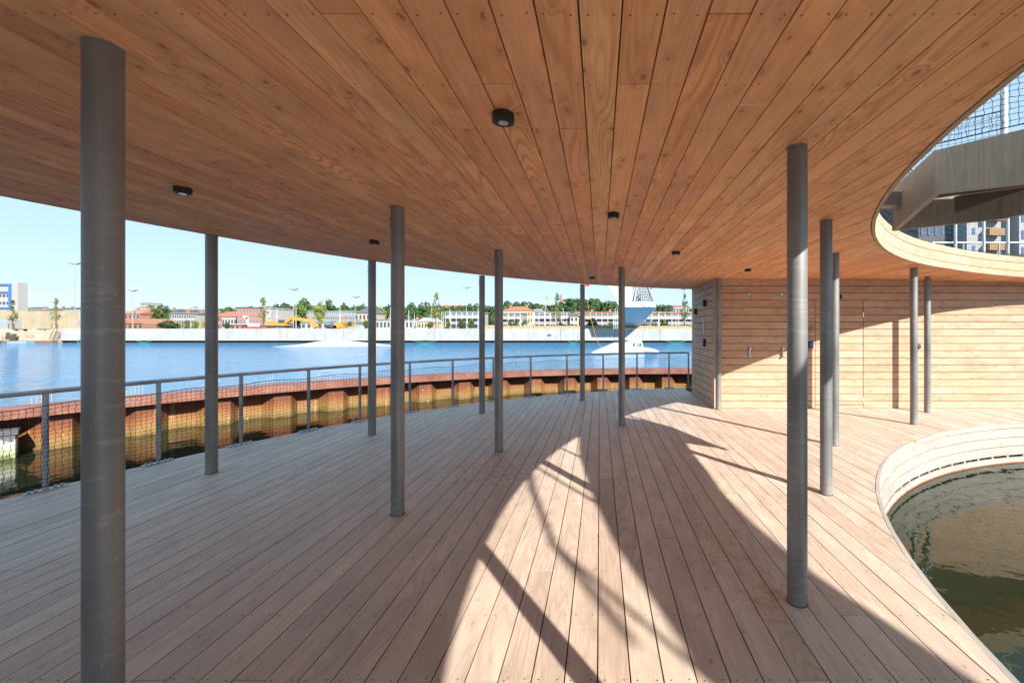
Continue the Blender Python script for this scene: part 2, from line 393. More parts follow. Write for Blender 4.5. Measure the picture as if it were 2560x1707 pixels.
# ------------------------------------------------------------------ ground sheets: water, deck
def disc(c, r, n=96): return [(c[0] + r * math.cos(2*math.pi*k/n), c[1] + r * math.sin(2*math.pi*k/n)) for k in range(n)]
ZW = -.67
PILE = (2.543, 1.045, 14.85)
mb = MB(); inner = disc(PILE, PILE[2] + .18); mb.add([(x, y, ZW) for x, y in inner], [list(range(96))])
mb.build('sheltered_water', M['calm'], kind='structure')
mb = MB(); a = disc(PILE, PILE[2] + .18); b = disc(PILE, 400)
b2 = [(x, min(y, 81.3), ) for x, y in b]
mb.add([(x, y, ZW) for x, y in a] + [(x, y, ZW) for x, y in b2] , [(i, (i+1) % 96, 96+(i+1) % 96, 96+i) for i in range(96)])
mb.build('water', M['sea'], kind='structure')
mb = MB(); s = 3000
mb.add([(-s,-s,-3),(s,-s,-3),(s,s,-3),(-s,s,-3)], [(0,1,2,3)]); mb.build('harbour_bed', M['dark'], kind='structure')

deck = empty('deck', kind='structure')
ring = ringpoly(DO, PH, 60, 262, 100, 255)
ring_d = arc(PH, 91, 262, 60) + arc((DO[0], DO[1], DO[2] - .03), 262, 68, 70) + [(12, 10.6), (12, 7.3)]
MB().prism(ring_d[::-1], -.34, -.060).build('joist_frame', M['dark'], deck)
joists = [1.886 + .43 * k for k in range(-9, 24)]
heads = MB()
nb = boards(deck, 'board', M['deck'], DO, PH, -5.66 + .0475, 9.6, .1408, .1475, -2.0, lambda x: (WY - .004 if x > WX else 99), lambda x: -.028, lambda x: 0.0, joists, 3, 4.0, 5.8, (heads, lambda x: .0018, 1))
heads.build('screw_head', M['dark'], deck, kind='stuff')
# back part of the deck, out of the picture
backp = [p for p in arc(DO, 190, 262, 30) if p[1] < -2.01]
hb = [p for p in arc(PH, 200, 262, 30) if p[1] < -2.01]
mb = MB(); poly = [(backp[0][0], -2.004)] + backp + hb[::-1] + [(hb[0][0], -2.004)]
vv = [(x, y, z) for z in (-.028, 0) for x, y in poly]; n_ = len(poly)
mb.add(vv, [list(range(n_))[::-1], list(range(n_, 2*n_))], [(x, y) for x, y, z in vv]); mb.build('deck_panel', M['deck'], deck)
# rim board of the outer deck edge (edge facing the water)
mb = MB(); pa = arc((DO[0], DO[1], DO[2] + .022), 66, 262, 90); pb = arc((DO[0], DO[1], DO[2] - .004), 66, 262, 90); n_ = len(pa)
for k in range(n_ - 1):
    q = [(*pb[k], -.26), (*pa[k], -.26), (*pa[k+1], -.26), (*pb[k+1], -.26), (*pb[k], -.030), (*pa[k], -.030), (*pa[k+1], -.030), (*pb[k+1], -.030)]
    mb.add(q, [(0,3,2,1),(4,5,6,7),(0,1,5,4),(1,2,6,5),(2,3,7,6),(3,0,4,7)], [(v[2], k * .2 + (v[0] > 0) * 0) for v in q])
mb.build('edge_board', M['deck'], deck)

# ------------------------------------------------------------------ pool surround: curved boards down to the water
pool = empty('pool_surround', label='curved weathered pale board wall dropping from the deck into the round pool', cat='pool wall')
def curved_board(parent, name, mat, c, r_in, r_out, a0, a1, z0, z1, seg=5, vbase=0, zf=None):
    mb = MB(); vs_ = []; uvs = []
    for k in range(seg + 1):
        a = a0 + (a1 - a0) * k / seg; L = (a - a0) * math.pi / 180 * c[2]
        dz = zf(cpt(c, a)[0]) if zf else 0
        for (r, z) in ((r_in, z0), (r_in, z1), (r_out, z1), (r_out, z0)):
            p = cpt((c[0], c[1], r), a); vs_.append((p[0], p[1], z + dz)); uvs.append((z + (r - r_in), L + vbase))
    fs = []
    for k in range(seg):
        b = 4 * k
        for q in range(4): fs.append((b + q, b + (q+1) % 4, b + 4 + (q+1) % 4, b + 4 + q))
    fs += [(3, 2, 1, 0), (4*seg, 4*seg+1, 4*seg+2, 4*seg+3)]
    return mb.add(vs_, fs, uvs).build(name, mat, parent)
rows = [(-.080, -.002), (-.230, -.090), (-.380, -.241), (-.530, -.391), (-.74, -.572)]
for i, (z0, z1) in enumerate(rows):
    a = 88 + rnd.uniform(0, 5)
    while a < 262:
        L = rnd.uniform(14, 22)
        curved_board(pool, 'board', M['pale'], PH, PH[2] - (.034 if i == 0 else .026), PH[2] - .003, a, min(a + L, 262) - .04, z0, z1)
        a += L
sbm = MB().box(-.02, .02, -.014, .026, -.572, -.531).mesh('spacer_block'); sbm.materials.append(M['pale'])
for k in range(58):
    a = 88 + k * 3.0; p = cpt((PH[0], PH[1], PH[2] + .005), a)
    inst('spacer_block', sbm, pool, (p[0], p[1], 0), R(a - 90))
curved_board(pool, 'backing', M['dark'], PH, PH[2] + .05, PH[2] + .07, 86, 262, -.8, -.07, 60)
curved_board(pool, 'waterline_stain', plain('rust_brown_algae', (.22, .085, .03), .8, 0, .4, 9), PH, PH[2] - .031, PH[2] - .0265, 88, 262, -.70, -.652, 60)

# ------------------------------------------------------------------ roof
roof = empty('timber_roof', label='flat timber roof of larch boards curving round the pool with a deep board edge', cat='roof')
rp = arc((HO[0], HO[1], HO[2] + .04), 92, 238, 80) + arc(RO, 243, 72, 90) + [(16, 11.2), (16, 7.9), (10.5, 8.0)]
n_ = len(rp); cen = None
mb = MB(); mb.prism(rp[::-1], lambda x, y: zc(x) + .032, lambda x, y: 2.955); mb.build('roof_slab', M['dark'], roof)
RO2 = (RO[0], RO[1], RO[2] - .02)
cj = [2.21 + .40 * k for k in range(-12, 24)]
ch = MB()
nc = boards(roof, 'ceiling_board', M['ceil'], RO2, (HO[0], HO[1], HO[2] + .03), -4.87 + .077, 9.7, .1372, .1432, -1.2, lambda x: (WY - .002 if x > WX + .02 else 99), lambda x: zc(x), lambda x: zc(x) + .026, cj, 5, 2.8, 5.2, (ch, lambda x: zc(x) - .0018, -1))
ch.build('screw_head', M['dark'], roof, kind='stuff')
for i, (z0, z1, rin) in enumerate([(-.004, .097, .030), (.107, .247, .024), (.257, .362, .024)]):
    a = 90.0 + i * 4
    while a < 238:
        L = rnd.uniform(10, 19)
        curved_board(roof, 'fascia_board', M['fascia'], HO, HO[2] - (rin - .024), HO[2] + .024, a, min(a + L, 238) - .03, ZC + z0, ZC + z1, 6, zf=lambda x: zc(x) - ZC if True else 0)
        a += L
for i, (z0, z1) in enumerate([(-.004, .16), (.165, .36)]):
    a = 72.0
    while a < 243:
        curved_board(roof, 'fascia_board', M['fascia'], RO, RO[2] - .018, RO[2] + .01, a, min(a + 15, 243) - .03, ZC + z0, ZC + z1, 6)
        a += 15

# ------------------------------------------------------------------ columns
cols = [(-1.837,1.569,.0,'thick grey steel column nearest the camera at far left, water streaks down its top'),
        (-4.26,4.65,0,'slim grey steel column beside the railing, leftmost of the outer row'),
        (-3.425,6.37,0,'steel column standing by the railing, directly left of a nearer thicker one'),
        (-1.718,3.60,0,'mid-distance steel column left of centre with a pale scuff near its foot'),
        (-2.24,8.05,0,'thin far column close to the railing, just left of the stained-floor column'),
        (-1.315,5.51,0,'steel column standing at the reddish splash stain on the deck'),
        (-.396,9.55,0,'farthest thin steel column, in front of the railing left of the white tower'),
        (.358,7.0,0,'steel column overlapping the white tower across the harbour'),
        (2.345,8.40,0,'steel column standing against the corner of the timber cabin'),
        (1.13,2.43,0,'thick dark steel column at right with sun-dappled net shadow on its upper half'),
        (2.16,4.05,0,'steel column behind the thick dark one, sunlit below and shaded above'),
        (3.195,5.77,0,'thin sunlit column half hidden behind a nearer one, in front of the timber door'),
        (5.24,7.08,0,'left one of the two sunlit columns at the far right beside the pool'),
        (6.27,8.12,0,'right one of the two sunlit columns at the far right, with a narrow spigot at its top'),
        (.93,.45,0,'steel column just outside the picture whose shadow crosses the foreground')]
pipe = MB().cyl((0, 0), .054, 0, 1, 40).mesh('shaft'); smooth_mesh(pipe); pipe.materials.append(M['column'])
boltm = MB().tube([(-.066, 0, 0), (-.05, 0, 0)], .008, 6).mesh('bolt'); boltm.materials.append(M['column'])
spig = MB().cyl((0, 0), .038, 0, .05, 24).mesh('spigot'); spig.materials.append(M['column'])
ringm = MB().cyl((0, 0), .058, 0, .004, 24).mesh('floor_ring'); ringm.materials.append(M['dark'])
for i, (x, y, _, lab) in enumerate(cols):
    t = empty('steel_column', (x, y, 0), lab, 'column', 'round steel columns carrying the roof', rz=rnd.uniform(-.3, .3))
    h = zc(x) if i != 13 else zc(x) - .03
    inst('shaft', pipe, t, (0, 0, -.02), sc=(1, 1, h + .02))
    if i == 13: inst('spigot', spig, t, (0, 0, h - .005), sc=(1, 1, .8))
    inst('floor_ring', ringm, t, (0, 0, .0005))
    if y > 2:
        for z in (2.50, 2.44): inst('bolt', boltm, t, (0, 0, z))

# ------------------------------------------------------------------ ceiling spotlights
lb = MB().cyl((0, 0), .053, -.040, 0, 32).mesh('housing'); smooth_mesh(lb); lb.materials.append(M['black'])
lr = MB().cyl((0, 0), .038, -.0425, -.0405, 24).mesh('trim_ring'); lr.materials.append(M['machine_dark'])
ll = MB().cyl((0, 0), .024, -.045, -.043, 20).mesh('lens'); ll.materials.append(M['lens'])
for x, y, lab in [(-.47,2.06,'largest black ceiling spotlight, nearest the camera in the middle'), (-3.07,3.12,'black ceiling spotlight between the two leftmost columns'),
                  (-2.63,4.94,'black ceiling spotlight just left of a column top by the roof edge'), (.12,3.79,'black ceiling spotlight above and left of the white tower, second largest in the middle'),
                  (1.005,5.61,'small black ceiling spotlight right of the tower-side column'), (-.15,8.25,'tiny black ceiling spotlight farthest off, near the outer roof edge'),
                  (2.505,7.18,'small black ceiling spotlight nearest the timber shower wall')]:
    t = empty('ceiling_spotlight', (x, y, ZC), lab, 'spotlight', 'black round spotlights under the timber ceiling')
    inst('housing', lb, t); inst('trim_ring', lr, t); inst('lens', ll, t)

# ------------------------------------------------------------------ shower wall and cabin
cabin = empty('timber_cabin', (0, 0, 0), 'timber-clad building at the back with horizontal boards, a flush door and a shaded side', 'building')
MB().box(WX + .026, 15, WY + .026, 10.61, -.3, ZC + .02).build('wall_core', M['dark'], cabin)
def wboard(x0, x1, z0, z1, side=False, mat=None, par=None, name='board', d=.024):
    m = MB(); L = x1 - x0; h = z1 - z0; t = d
    v = [(-L/2, 0, -h/2), (L/2, 0, -h/2), (L/2, t, -h/2), (-L/2, t, -h/2), (-L/2, 0, h/2), (L/2, 0, h/2), (L/2, t, h/2), (-L/2, t, h/2)]
    m.add(v, [(0,3,2,1),(4,5,6,7),(0,1,5,4),(1,2,6,5),(2,3,7,6),(3,0,4,7)], [(p[2], p[0]) for p in v])
    o = m.build(name, mat or M['wall'], par or cabin)
    if side: o.location = (WX, (x0 + x1) / 2, (z0 + z1) / 2); o.rotation_euler.z = R(-90)
    else: o.location = (0 + (x0 + x1) / 2, WY, (z0 + z1) / 2)
    return o
DX0, DX1 = 4.352, 5.312
door = None
pz = .1451
for k in range(18):
    z0 = .004 + k * pz; z1 = z0 + .1345
    z1 = min(z1, ZC - .003)
    xs = [WX + .055]
    x = WX + rnd.uniform(1.0, 5)
    xc = []
    while x < 11: xc.append(x); x += rnd.uniform(2.8, 4.8)
    if k in (1, 2): xc = [WX + 1.27, 8.3]
    inr = 0 < k < 15
    if inr or k == 0:
        segs = []
        for lo, hi in ((WX + .055, DX0 - .006), (DX1 + .010, 12.0)):
            e = [lo] + [c for c in xc if lo + .5 < c < hi - .5] + [hi]
            segs += list(zip(e[:-1], e[1:]))
    else:
        e = [WX + .055] + [c for c in xc if c > WX + .6] + [12.0]; segs = list(zip(e[:-1], e[1:]))
    for a0, a1 in segs: wboard(a0 + .001, a1 - .001, z0, z1)
door = empty('door', (0, 0, 0)); door.parent = cabin; door['label'] = 'flush timber door with three steel hinges'
wboard(DX0, DX1, .004, .052, par=cabin, name='threshold')
for k in range(15):
    z0 = (.064 if k == 0 else .004 + k * pz); z1 = .004 + k * pz + .1345
    wboard(DX0 + .002, DX1 - .002, z0, z1, par=door, name='door_board')
for z in (1.88, 1.31, .165):
    MB().box(DX1 - .004, DX1 + .008, WY - .010, WY - .001, z - .05, z + .05).build('hinge', M['chrome'], door)
MB().box(WX - .002, WX + .052, WY - .006, WY + .02, .004, ZC - .003).build('corner_board', M['wall'], cabin)
# side wall, facing -X
ye = 10.62
for k in range(18):
    z0 = .004 + k * pz; z1 = min(z0 + .1345, ZC - .003)
    if 0 < k < 15:
        wboard(WY + .022, 8.72, z0, z1, True, M['greywood'])
        wboard(9.68, ye, z0, z1, True, M['greywood'])
    else: wboard(WY + .022, ye, z0, z1, True, M['greywood'])
d2 = empty('door', (0, 0, 0)); d2.parent = cabin; d2['label'] = 'shaded side door with lever handles and a notice strip'
for k in range(1, 15):
    z0 = .004 + k * pz; wboard(8.73, 9.67, z0, z0 + .1345, True, M['greywood'], d2, 'door_board')
for yy in (9.55, 8.95 + .25):
    MB().tube([(WX - .005, yy, 1.05), (WX - .05, yy, 1.05), (WX - .05, yy - .12, 1.05)], .009, 8).build('handle', M['chrome'], d2)
MB().box(WX - .012, WX - .001, 9.33, 9.42, 1.50, 1.85).build('notice_strip', M['white'], d2)
def thing_box(name, lab, cat, x0, x1, y0, y1, z0, z1, mat, **k):
    c = ((x0+x1)/2, (y0+y1)/2, z0)
    m = MB().box(x0-c[0], x1-c[0], y0-c[1], y1-c[1], 0, z1-z0)
    me = m.mesh(name); bm = bmesh.new(); bm.from_mesh(me); bmesh.ops.bevel(bm, geom=bm.edges[:], offset=min(x1-x0, y1-y0, z1-z0)*.12, segments=2, affect='EDGES'); bm.to_mesh(me); bm.free()
    me.materials.append(mat); return inst(name, me, None, c, label=lab, cat=cat, **k)
kp = empty('keypad', (WX, 9.30, 1.22), 'black card reader on the shaded side wall beside the door handles', 'keypad')
MB().box(-.05, -.001, -.06, .06, 0, .17).build('body', M['black'], kp); MB().box(-.053, -.051, -.035, .02, .03, .14).build('screen', M['bluepad'], kp)
for yy, zz, lab in ((10.10, 2.02, 'small black box lamp on the cabin side, the left one nearer the water'), (9.22, 2.16, 'small black box lamp on the cabin side, the right one nearer the corner')):
    t = empty('wall_lamp', (WX, yy, zz), lab, 'wall lamp', 'box lamps on the cabin side')
    MB().box(-.07, -.001, -.05, .05, -.07, .07).build('housing', M['black'], t); MB().box(-.06, -.01, -.04, .04, -.074, -.0705).build('diffuser', M['lens'], t)
# front wall fixtures
def wallx(px): return (px - CX) / F * WY
def wallz(py): return EYE - (py - CY) / F * WY
for px, lab in ((1873, 'left shower head high on the timber wall'), (1954.5, 'right shower head high on the timber wall')):
    x, z = wallx(px), wallz(738.5)
    t = empty('wall_shower', (x, WY, z), lab, 'shower head', 'shower heads on the timber wall')
    mb = MB(); mb.cyl((0, 0), .034, 0, .008, 24); me = mb.mesh('wall_plate'); me.materials.append(M['chrome']); o = inst('wall_plate', me, t, (0, -.001, 0)); o.rotation_euler.x = R(90)
    MB().tube([(0, -.008, 0), (0, -.05, -.012)], .02, 16, r1=.03).build('nozzle', M['chrome'], t, smooth=True)
for px, lab in ((1873, 'left chrome shower tap set on the timber wall'), (1955, 'right chrome shower tap set on the timber wall, by the dark column')):
    x, z = wallx(px), wallz(880)
    t = empty('shower_tap', (x, WY, z), lab, 'tap', 'shower taps on the timber wall')
    MB().tube([(0, -.03, -.085), (0, -.03, .085)], .014, 12).build('body', M['chrome'], t, smooth=True)
    for zz, rr in ((.075, .024), (-.08, .022), (0, .018)):
        MB().tube([(0, -.001, zz), (0, -.02, zz)], .027, 20).build('wall_plate', M['chrome'], t, smooth=True)
        MB().tube([(0, -.028, zz), (0, -.075, zz)], rr, 16, r1=rr * .75).build('knob', M['chrome'], t, smooth=True)
x, z = wallx(2026.5), wallz(862)
t = empty('keypad', (x, WY, z), 'bright blue-faced keypad in a black case left of the timber door', 'keypad')
MB().box(-.045, .04, -.035, -.001, -.07, .072).build('case', M['black'], t); MB().box(-.026, .034, -.039, -.0355, -.055, .055).build('face', M['bluepad'], t)
x, z = wallx(2027), wallz(822)
t = empty('notice_plaque', (x, WY, z), 'small yellowish wooden plaque with a pictogram above the blue keypad', 'sign')
MB().box(-.035, .052, -.010, -.001, -.095, .085).build('plate', M['timber_yellow'], t)
m = MB(); m.box(-.028, -.012, -.0125, -.0105, -.03, .03); m.box(-.024, -.016, -.0125, -.0105, .038, .052)
for q in range(4): m.box(.0, .042, -.0125, -.0105, .05 - q * .022, .056 - q * .022)
m.build('pictogram', M['machine_dark'], t)
for px, py, lab, mt in ((2098, 742, 'round black bulkhead lamp on the wall above the timber door', 'black'), (2295, 866, 'round grey wall fitting peeking out between the two far right columns', 'wall_darkgrey')):
    t = empty('bulkhead_lamp', (wallx(px), WY, wallz(py)), lab, 'wall lamp')
    MB().tube([(0, -.001, 0), (0, -.025, 0)], .052, 24).build('base', M[mt], t, smooth=True)
    MB().tube([(0, -.026, 0), (0, -.045, 0), (0, -.056, 0)], .046, 24, r1=.028).build('dome', M[mt], t, smooth=True)
t = empty('floor_hatch', (4.36, 6.02, .0), 'small orange-brown flush wooden hatch in the sunlit deck in front of the door', 'hatch')
MB().box(-.15, .16, -.035, .035, .0012, .0035).build('lid', plain('hatch_wood', (.62,.38,.2), .6), t)

# ------------------------------------------------------------------ nets and railings
def net(parent, path, z0f, z1f, cell=.047, rad=.0021, jit=.007, seed=1, name='net', ropes=True):
    rn = random.Random(seed)
    L = [0]
    for a, b in zip(path[:-1], path[1:]): L.append(L[-1] + math.hypot(b[0]-a[0], b[1]-a[1]))
    def at(s):
        s = min(max(s, 0), L[-1] - 1e-6); k = 0
        while L[k+1] < s: k += 1
        t = (s - L[k]) / (L[k+1] - L[k]); return (path[k][0] + (path[k+1][0]-path[k][0])*t, path[k][1] + (path[k+1][1]-path[k][1])*t)
    nx = int(L[-1] / cell); H = z1f(0) - z0f(0); nz = int(H / (cell * .92)) + 1
    P = {}
    rot = rn.uniform(0, 9)
    for i in range(nx + 1):
        for j in range(nz + 1):
            s = i * cell + jit * (1 if j % 2 else -1) * .55 + rn.gauss(0, jit * .35); x, y = at(s)
            z0, z1 = z0f(s), z1f(s)
            z = z0 + (z1 - z0) * j / nz + (0 if j in (0, nz) else rn.gauss(0, jit * .3) + jit * .5 * math.sin(i * .8 + rot))
            P[i, j] = Vector((x, y, z))
    mb = MB()
    def strand(a, b, bend):
        d = b - a; u = Vector((0, 0, 1)).cross(d); u = u.normalized() if u.length > 1e-4 else Vector((1, 0, 0)); v = d.cross(u).normalized()
        m = (a + b) / 2 + bend; vs_ = []
        for p in (a, m, b):
            for t in (90, 210, 330): vs_.append(p + (u * math.cos(R(t)) + v * math.sin(R(t))) * rad)
        fs = []
        for k in (0, 3):
            for q in range(3): fs.append((k+q, k+(q+1) % 3, k+3+(q+1) % 3, k+3+q))
        mb.add(vs_, fs)
    for i in range(nx + 1):
        for j in range(nz + 1):
            if i < nx: strand(P[i, j], P[i+1, j], Vector((0, 0, rn.gauss(0, .0022))))
            if j < nz:
                tx = (P[min(i+1, nx), j] - P[max(i-1, 0), j]).normalized()
                strand(P[i, j], P[i, j+1], tx * rn.gauss(0, .0025))
    o = mb.build(name, M['net'], parent, kind='stuff')
    if ropes:
        for j in (0, nz):
            MB().tube([P[i, j] for i in range(0, nx + 1)], .0042, 6).build('net_rope', M['net'], parent)
    return o
RP = (3.96, 2.26, 9.56)
rail = empty('deck_railing', label='galvanised steel railing with black safety net curving along the outer deck edge', cat='railing')
import bisect
post_xy = [(-5.46, 3.25), (-5.38,4.133), (-5.22,5), (-4.97,5.83), (-4.61,6.65), (-4.14,7.32), (-3.65,8.10), (-3.02,8.74), (-2.34,9.39), (-1.63,10.0), (-.83,10.55), (.07,11.02), (.976,11.38), (1.88,11.62), (2.44, 11.70)]
pang = [math.degrees(math.atan2(y - RP[1], x - RP[0])) % 360 for x, y in post_xy]
full = sorted([pang[0] + 5.4 * k for k in range(1, 10)], reverse=True) + pang
postm = MB().cyl((0, 0), .0215, .01, .95, 20).mesh('post'); smooth_mesh(postm); postm.materials.append(M['rail'])
bm_ = MB(); bm_.box(-.14, .14, -.035, .035, 0, .010); pl = bm_.mesh('base_plate'); pl.materials.append(M['rail'])
bo = MB().cyl((0, 0), .014, .0, .016, 6).mesh('anchor_bolt'); bo.materials.append(M['rail'])
for a in full:
    p = cpt(RP, a)
    o = inst('post', postm, rail, (p[0], p[1], 0))
    q = inst('base_plate', pl, rail, (p[0], p[1], .001), R(a + 90)); [inst('anchor_bolt', bo, q, (bx, 0, .010)) for bx in (-.11, -.065, .065, .11)]
pts = [(*cpt(RP, a), .962) for a in [pang[-1] + i * (pang[0] + 50 - pang[-1]) / 80 for i in range(81)]]
MB().tube(pts, .0245, 14).build('handrail', M['rail'], rail, smooth=True)
path = [cpt((RP[0], RP[1], RP[2] - .026), a) for a in [pang[-1] + i * (pang[0] + 12 - pang[-1]) / 90 for i in range(91)]]
net(rail, path, lambda s: .045, lambda s: .828 + .012 * math.sin(s * 6.8), seed=4)

# terrace rail round the hole, on the roof
TR = (HO[0], HO[1], HO[2] + .10); ZT = ZC + .358
ter = empty('terrace_railing', label='terrace railing on the roof edge round the opening, grey posts with black net', cat='railing')
pa = [xat(TR, k) for k in (.7235, .776, .838, .905, .962)]
pa = [pa[-1] - 6.2, ] + pa[::-1]; st = pa[-1]
pa += [st + 6.0 * k for k in range(1, 14)]
tpost = MB().cyl((0, 0), .024, 0, 1.10, 16).mesh('post'); smooth_mesh(tpost); tpost.materials.append(M['bluepost'])
for a in pa:
    p = cpt(TR, a); inst('post', tpost, ter, (p[0], p[1], zc(p[0]) + .358))
MB().tube([(*cpt(TR, a), ZT + 1.12) for a in [pa[0] + i * (pa[-1] - pa[0]) / 70 for i in range(71)]], .024, 12).build('handrail', M['bluepost'], ter, smooth=True)
net(ter, [cpt((TR[0], TR[1], TR[2] - .03), a) for a in [pa[0] + i * (196 - pa[0]) / 90 for i in range(91)]], lambda s: ZT + .02, lambda s: ZT + 1.02, cell=.05, seed=9)
# outer terrace rail far side
otr = empty('outer_terrace_railing', (0, 12.0, ZT), 'thin white outer railing along the far side of the roof terrace', 'railing')
for x in (9.45, 10.28, 11.29, 12.3): MB().tube([(x, 0, -.05), (x, 0, 1.08)], .02, 10).build('post', M['steel_white'], otr)
MB().tube([(9.4, 0, 1.09), (14.5, 0, 1.09)], .026, 10).build('handrail', M['steel_white'], otr)
for z in (.5, .75): MB().tube([(9.4, 0, z), (14.5, 0, z)], .008, 6).build('cable', M['net'], otr)

# ------------------------------------------------------------------ stair with landing in the opening
stair = empty('roof_stair', (0, 0, 0), 'grey-brown stair with a landing crossing the round opening to the roof terrace', 'stair')
A, B_, F_, C_ = Vector((2.775, 4.03)), Vector((3.43, 3.60)), Vector((3.95, 2.25)), Vector((2.50, 3.17))
def plate(parent, name, p, q, zb0, zt0, zb1, zt1, th, mat):
    d = Vector((q[0]-p[0], q[1]-p[1])).normalized(); nrm = Vector((-d.y, d.x)) * th
    vs_ = [(p[0], p[1], zb0), (q[0], q[1], zb1), (q[0]+nrm.x, q[1]+nrm.y, zb1), (p[0]+nrm.x, p[1]+nrm.y, zb0),
           (p[0], p[1], zt0), (q[0], q[1], zt1), (q[0]+nrm.x, q[1]+nrm.y, zt1), (p[0]+nrm.x, p[1]+nrm.y, zt0)]
    return MB().add(vs_, [(0,3,2,1),(4,5,6,7),(0,1,5,4),(1,2,6,5),(2,3,7,6),(3,0,4,7)]).build(name, mat, parent)
plate(stair, 'stringer', A, C_, 2.50, 2.895, 2.58, 2.90, .045, M['stair'])
plate(stair, 'stringer', C_, F_, 2.58, 2.90, 2.52, 3.03, .045, M['stair'])
plate(stair, 'stringer', F_, B_, 2.50, 2.90, 2.50, 2.90, .045, M['stair'])
plate(stair, 'stringer', B_, A, 2.50, 2.88, 2.50, 2.88, .03, M['stair'])
ctr_ = (A + B_ + C_ + F_) / 4
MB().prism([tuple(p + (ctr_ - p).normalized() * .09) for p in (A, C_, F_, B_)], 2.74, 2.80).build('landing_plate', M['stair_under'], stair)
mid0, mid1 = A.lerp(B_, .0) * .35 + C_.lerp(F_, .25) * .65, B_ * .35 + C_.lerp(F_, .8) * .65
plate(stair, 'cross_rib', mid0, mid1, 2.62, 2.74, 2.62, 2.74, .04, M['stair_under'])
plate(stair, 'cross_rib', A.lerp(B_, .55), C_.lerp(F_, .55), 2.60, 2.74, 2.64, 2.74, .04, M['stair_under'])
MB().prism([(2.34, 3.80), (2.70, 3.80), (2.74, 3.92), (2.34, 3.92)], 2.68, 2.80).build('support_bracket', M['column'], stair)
# flight curving up out of the picture
plate(stair, 'parapet', (2.99, 2.66), (3.95, 2.25), 2.75, 3.50, 2.75, 3.50, .03, M['stair'])  # added panel out of view, keeps sun off the landing stringer
plate(stair, 'parapet', (2.68, 2.08), (2.98, 2.64), 2.65, 3.50, 2.65, 3.50, .03, M['stair'])  # second added panel, unseen, shades the stringer at its left end
Lp = [(2.99,2.66,3.25), (2.68,2.08,3.25), (2.78,.85,3.28), (2.95,.15,3.38), (3.20,-.85,3.52), (3.53,-1.89,3.70), (4.09,-3.33,3.95), (4.82,-4.63,4.20)]
Rp = [(3.95,2.25,3.25), (3.90,1.45,3.25), (3.95,.60,3.28), (4.02,-.05,3.38), (4.22,-.98,3.52), (4.51,-1.89,3.70), (5.14,-3.33,3.95), (5.92,-4.63,4.20)]
Lp = [Vector(p) for p in Lp]; Rp = [Vector(p) for p in Rp]
for P0 in (Lp, Rp):
    mb = MB()
    for a, b in zip(P0[:-1], P0[1:]):
        vs_ = [(a.x, a.y, a.z - .22), (b.x, b.y, b.z - .22), (b.x, b.y, b.z + .06), (a.x, a.y, a.z + .06)]
        d = (b - a); d.z = 0; d.normalize(); nn = Vector((-d.y, d.x, 0)) * .03
        vs_ += [tuple(Vector(v) + nn) for v in vs_]
        mb.add(vs_, [(0,1,2,3), (7,6,5,4), (0,4,5,1), (1,5,6,2), (2,6,7,3), (3,7,4,0)])
    mb.build('flight_stringer', M['stair'], stair)
for k in range(len(Lp) - 1):
    for q in range(4):
        a, b = Lp[k].lerp(Lp[k+1], q / 4), Lp[k].lerp(Lp[k+1], (q + 1) / 4); c, d = Rp[k].lerp(Rp[k+1], q / 4), Rp[k].lerp(Rp[k+1], (q + 1) / 4)
        z = (a.z + b.z) / 2
        MB().prism([(a.x, a.y), (b.x, b.y), (d.x, d.y), (c.x, c.y)], z - .05, z).build('tread', M['stair'], stair)
guard = empty('stair_guard_rail', (0, 0, 0), 'tubular grey guard rail with black net round the stair landing', 'railing')
H_ = .93
for P0 in (Lp, Rp): MB().tube([p + Vector((0, 0, H_)) for p in P0], .030, 10).build('handrail', M['rail'], guard, smooth=True)
for k in (0, 2, 4, 6):
    for P0 in (Lp, Rp): MB().tube([P0[k], P0[k] + Vector((0, 0, H_))], .021, 10).build('post', M['rail'], guard, smooth=True)
MB().tube([(A.x, A.y, 3.58), (B_.x - .05, B_.y + .03, 3.58)] , .026, 12).build('handrail', M['bluepost'], guard, smooth=True)
MB().tube([(B_.x, B_.y, 2.88), (B_.x, B_.y, 3.605)], .026, 12).build('post', M['bluepost'], guard, smooth=True)
MB().tube([(A.x, A.y, 2.88), (A.x, A.y, 3.58)], .024, 12).build('post', M['bluepost'], guard, smooth=True)
net(guard, [tuple(C_), tuple(F_)], lambda s: 2.945 + .06 * s, lambda s: 3.95, cell=.046, seed=21)
net(guard, [tuple(A), tuple(B_)], lambda s: 2.95, lambda s: 3.42, cell=.046, seed=22)
net(guard, [tuple(A), tuple(C_)], lambda s: 2.93, lambda s: 3.6, cell=.046, seed=23)

# ------------------------------------------------------------------ rusty sheet pile breakwater
pw = empty('sheet_pile_wall', label='rust-brown corrugated sheet pile wall curving through the water beyond the railing', cat='breakwater')
PC = (2.543, 1.045)
def pp(r, a): return (PC[0] + r * math.cos(R(a)), PC[1] + r * math.sin(R(a)))
n = 44; da = 4.7
for k in range(n):
    a = 52 + k * da
    prof = [(0, 14.62), (.30, 14.62), (.46, 14.95), (.84, 14.95), (1.0, 14.62)]
    mb = MB(); vs_ = []
    for (t, r) in prof:
        p = pp(r, a + da * t * .997); p2 = pp(r + .02, a + da * t * .997)
        vs_ += [(*p, -1.6), (*p, .12), (*p2, .12), (*p2, -1.6)]
    fs = []
    for q in range(4):
        b = 4 * q
        for e in range(4): fs.append((b+e, b+4+e, b+4+(e+1) % 4, b+(e+1) % 4))
    mb.add(vs_, fs).build('sheet_pile', M['rust'], pw)
mb = MB(); N = 130
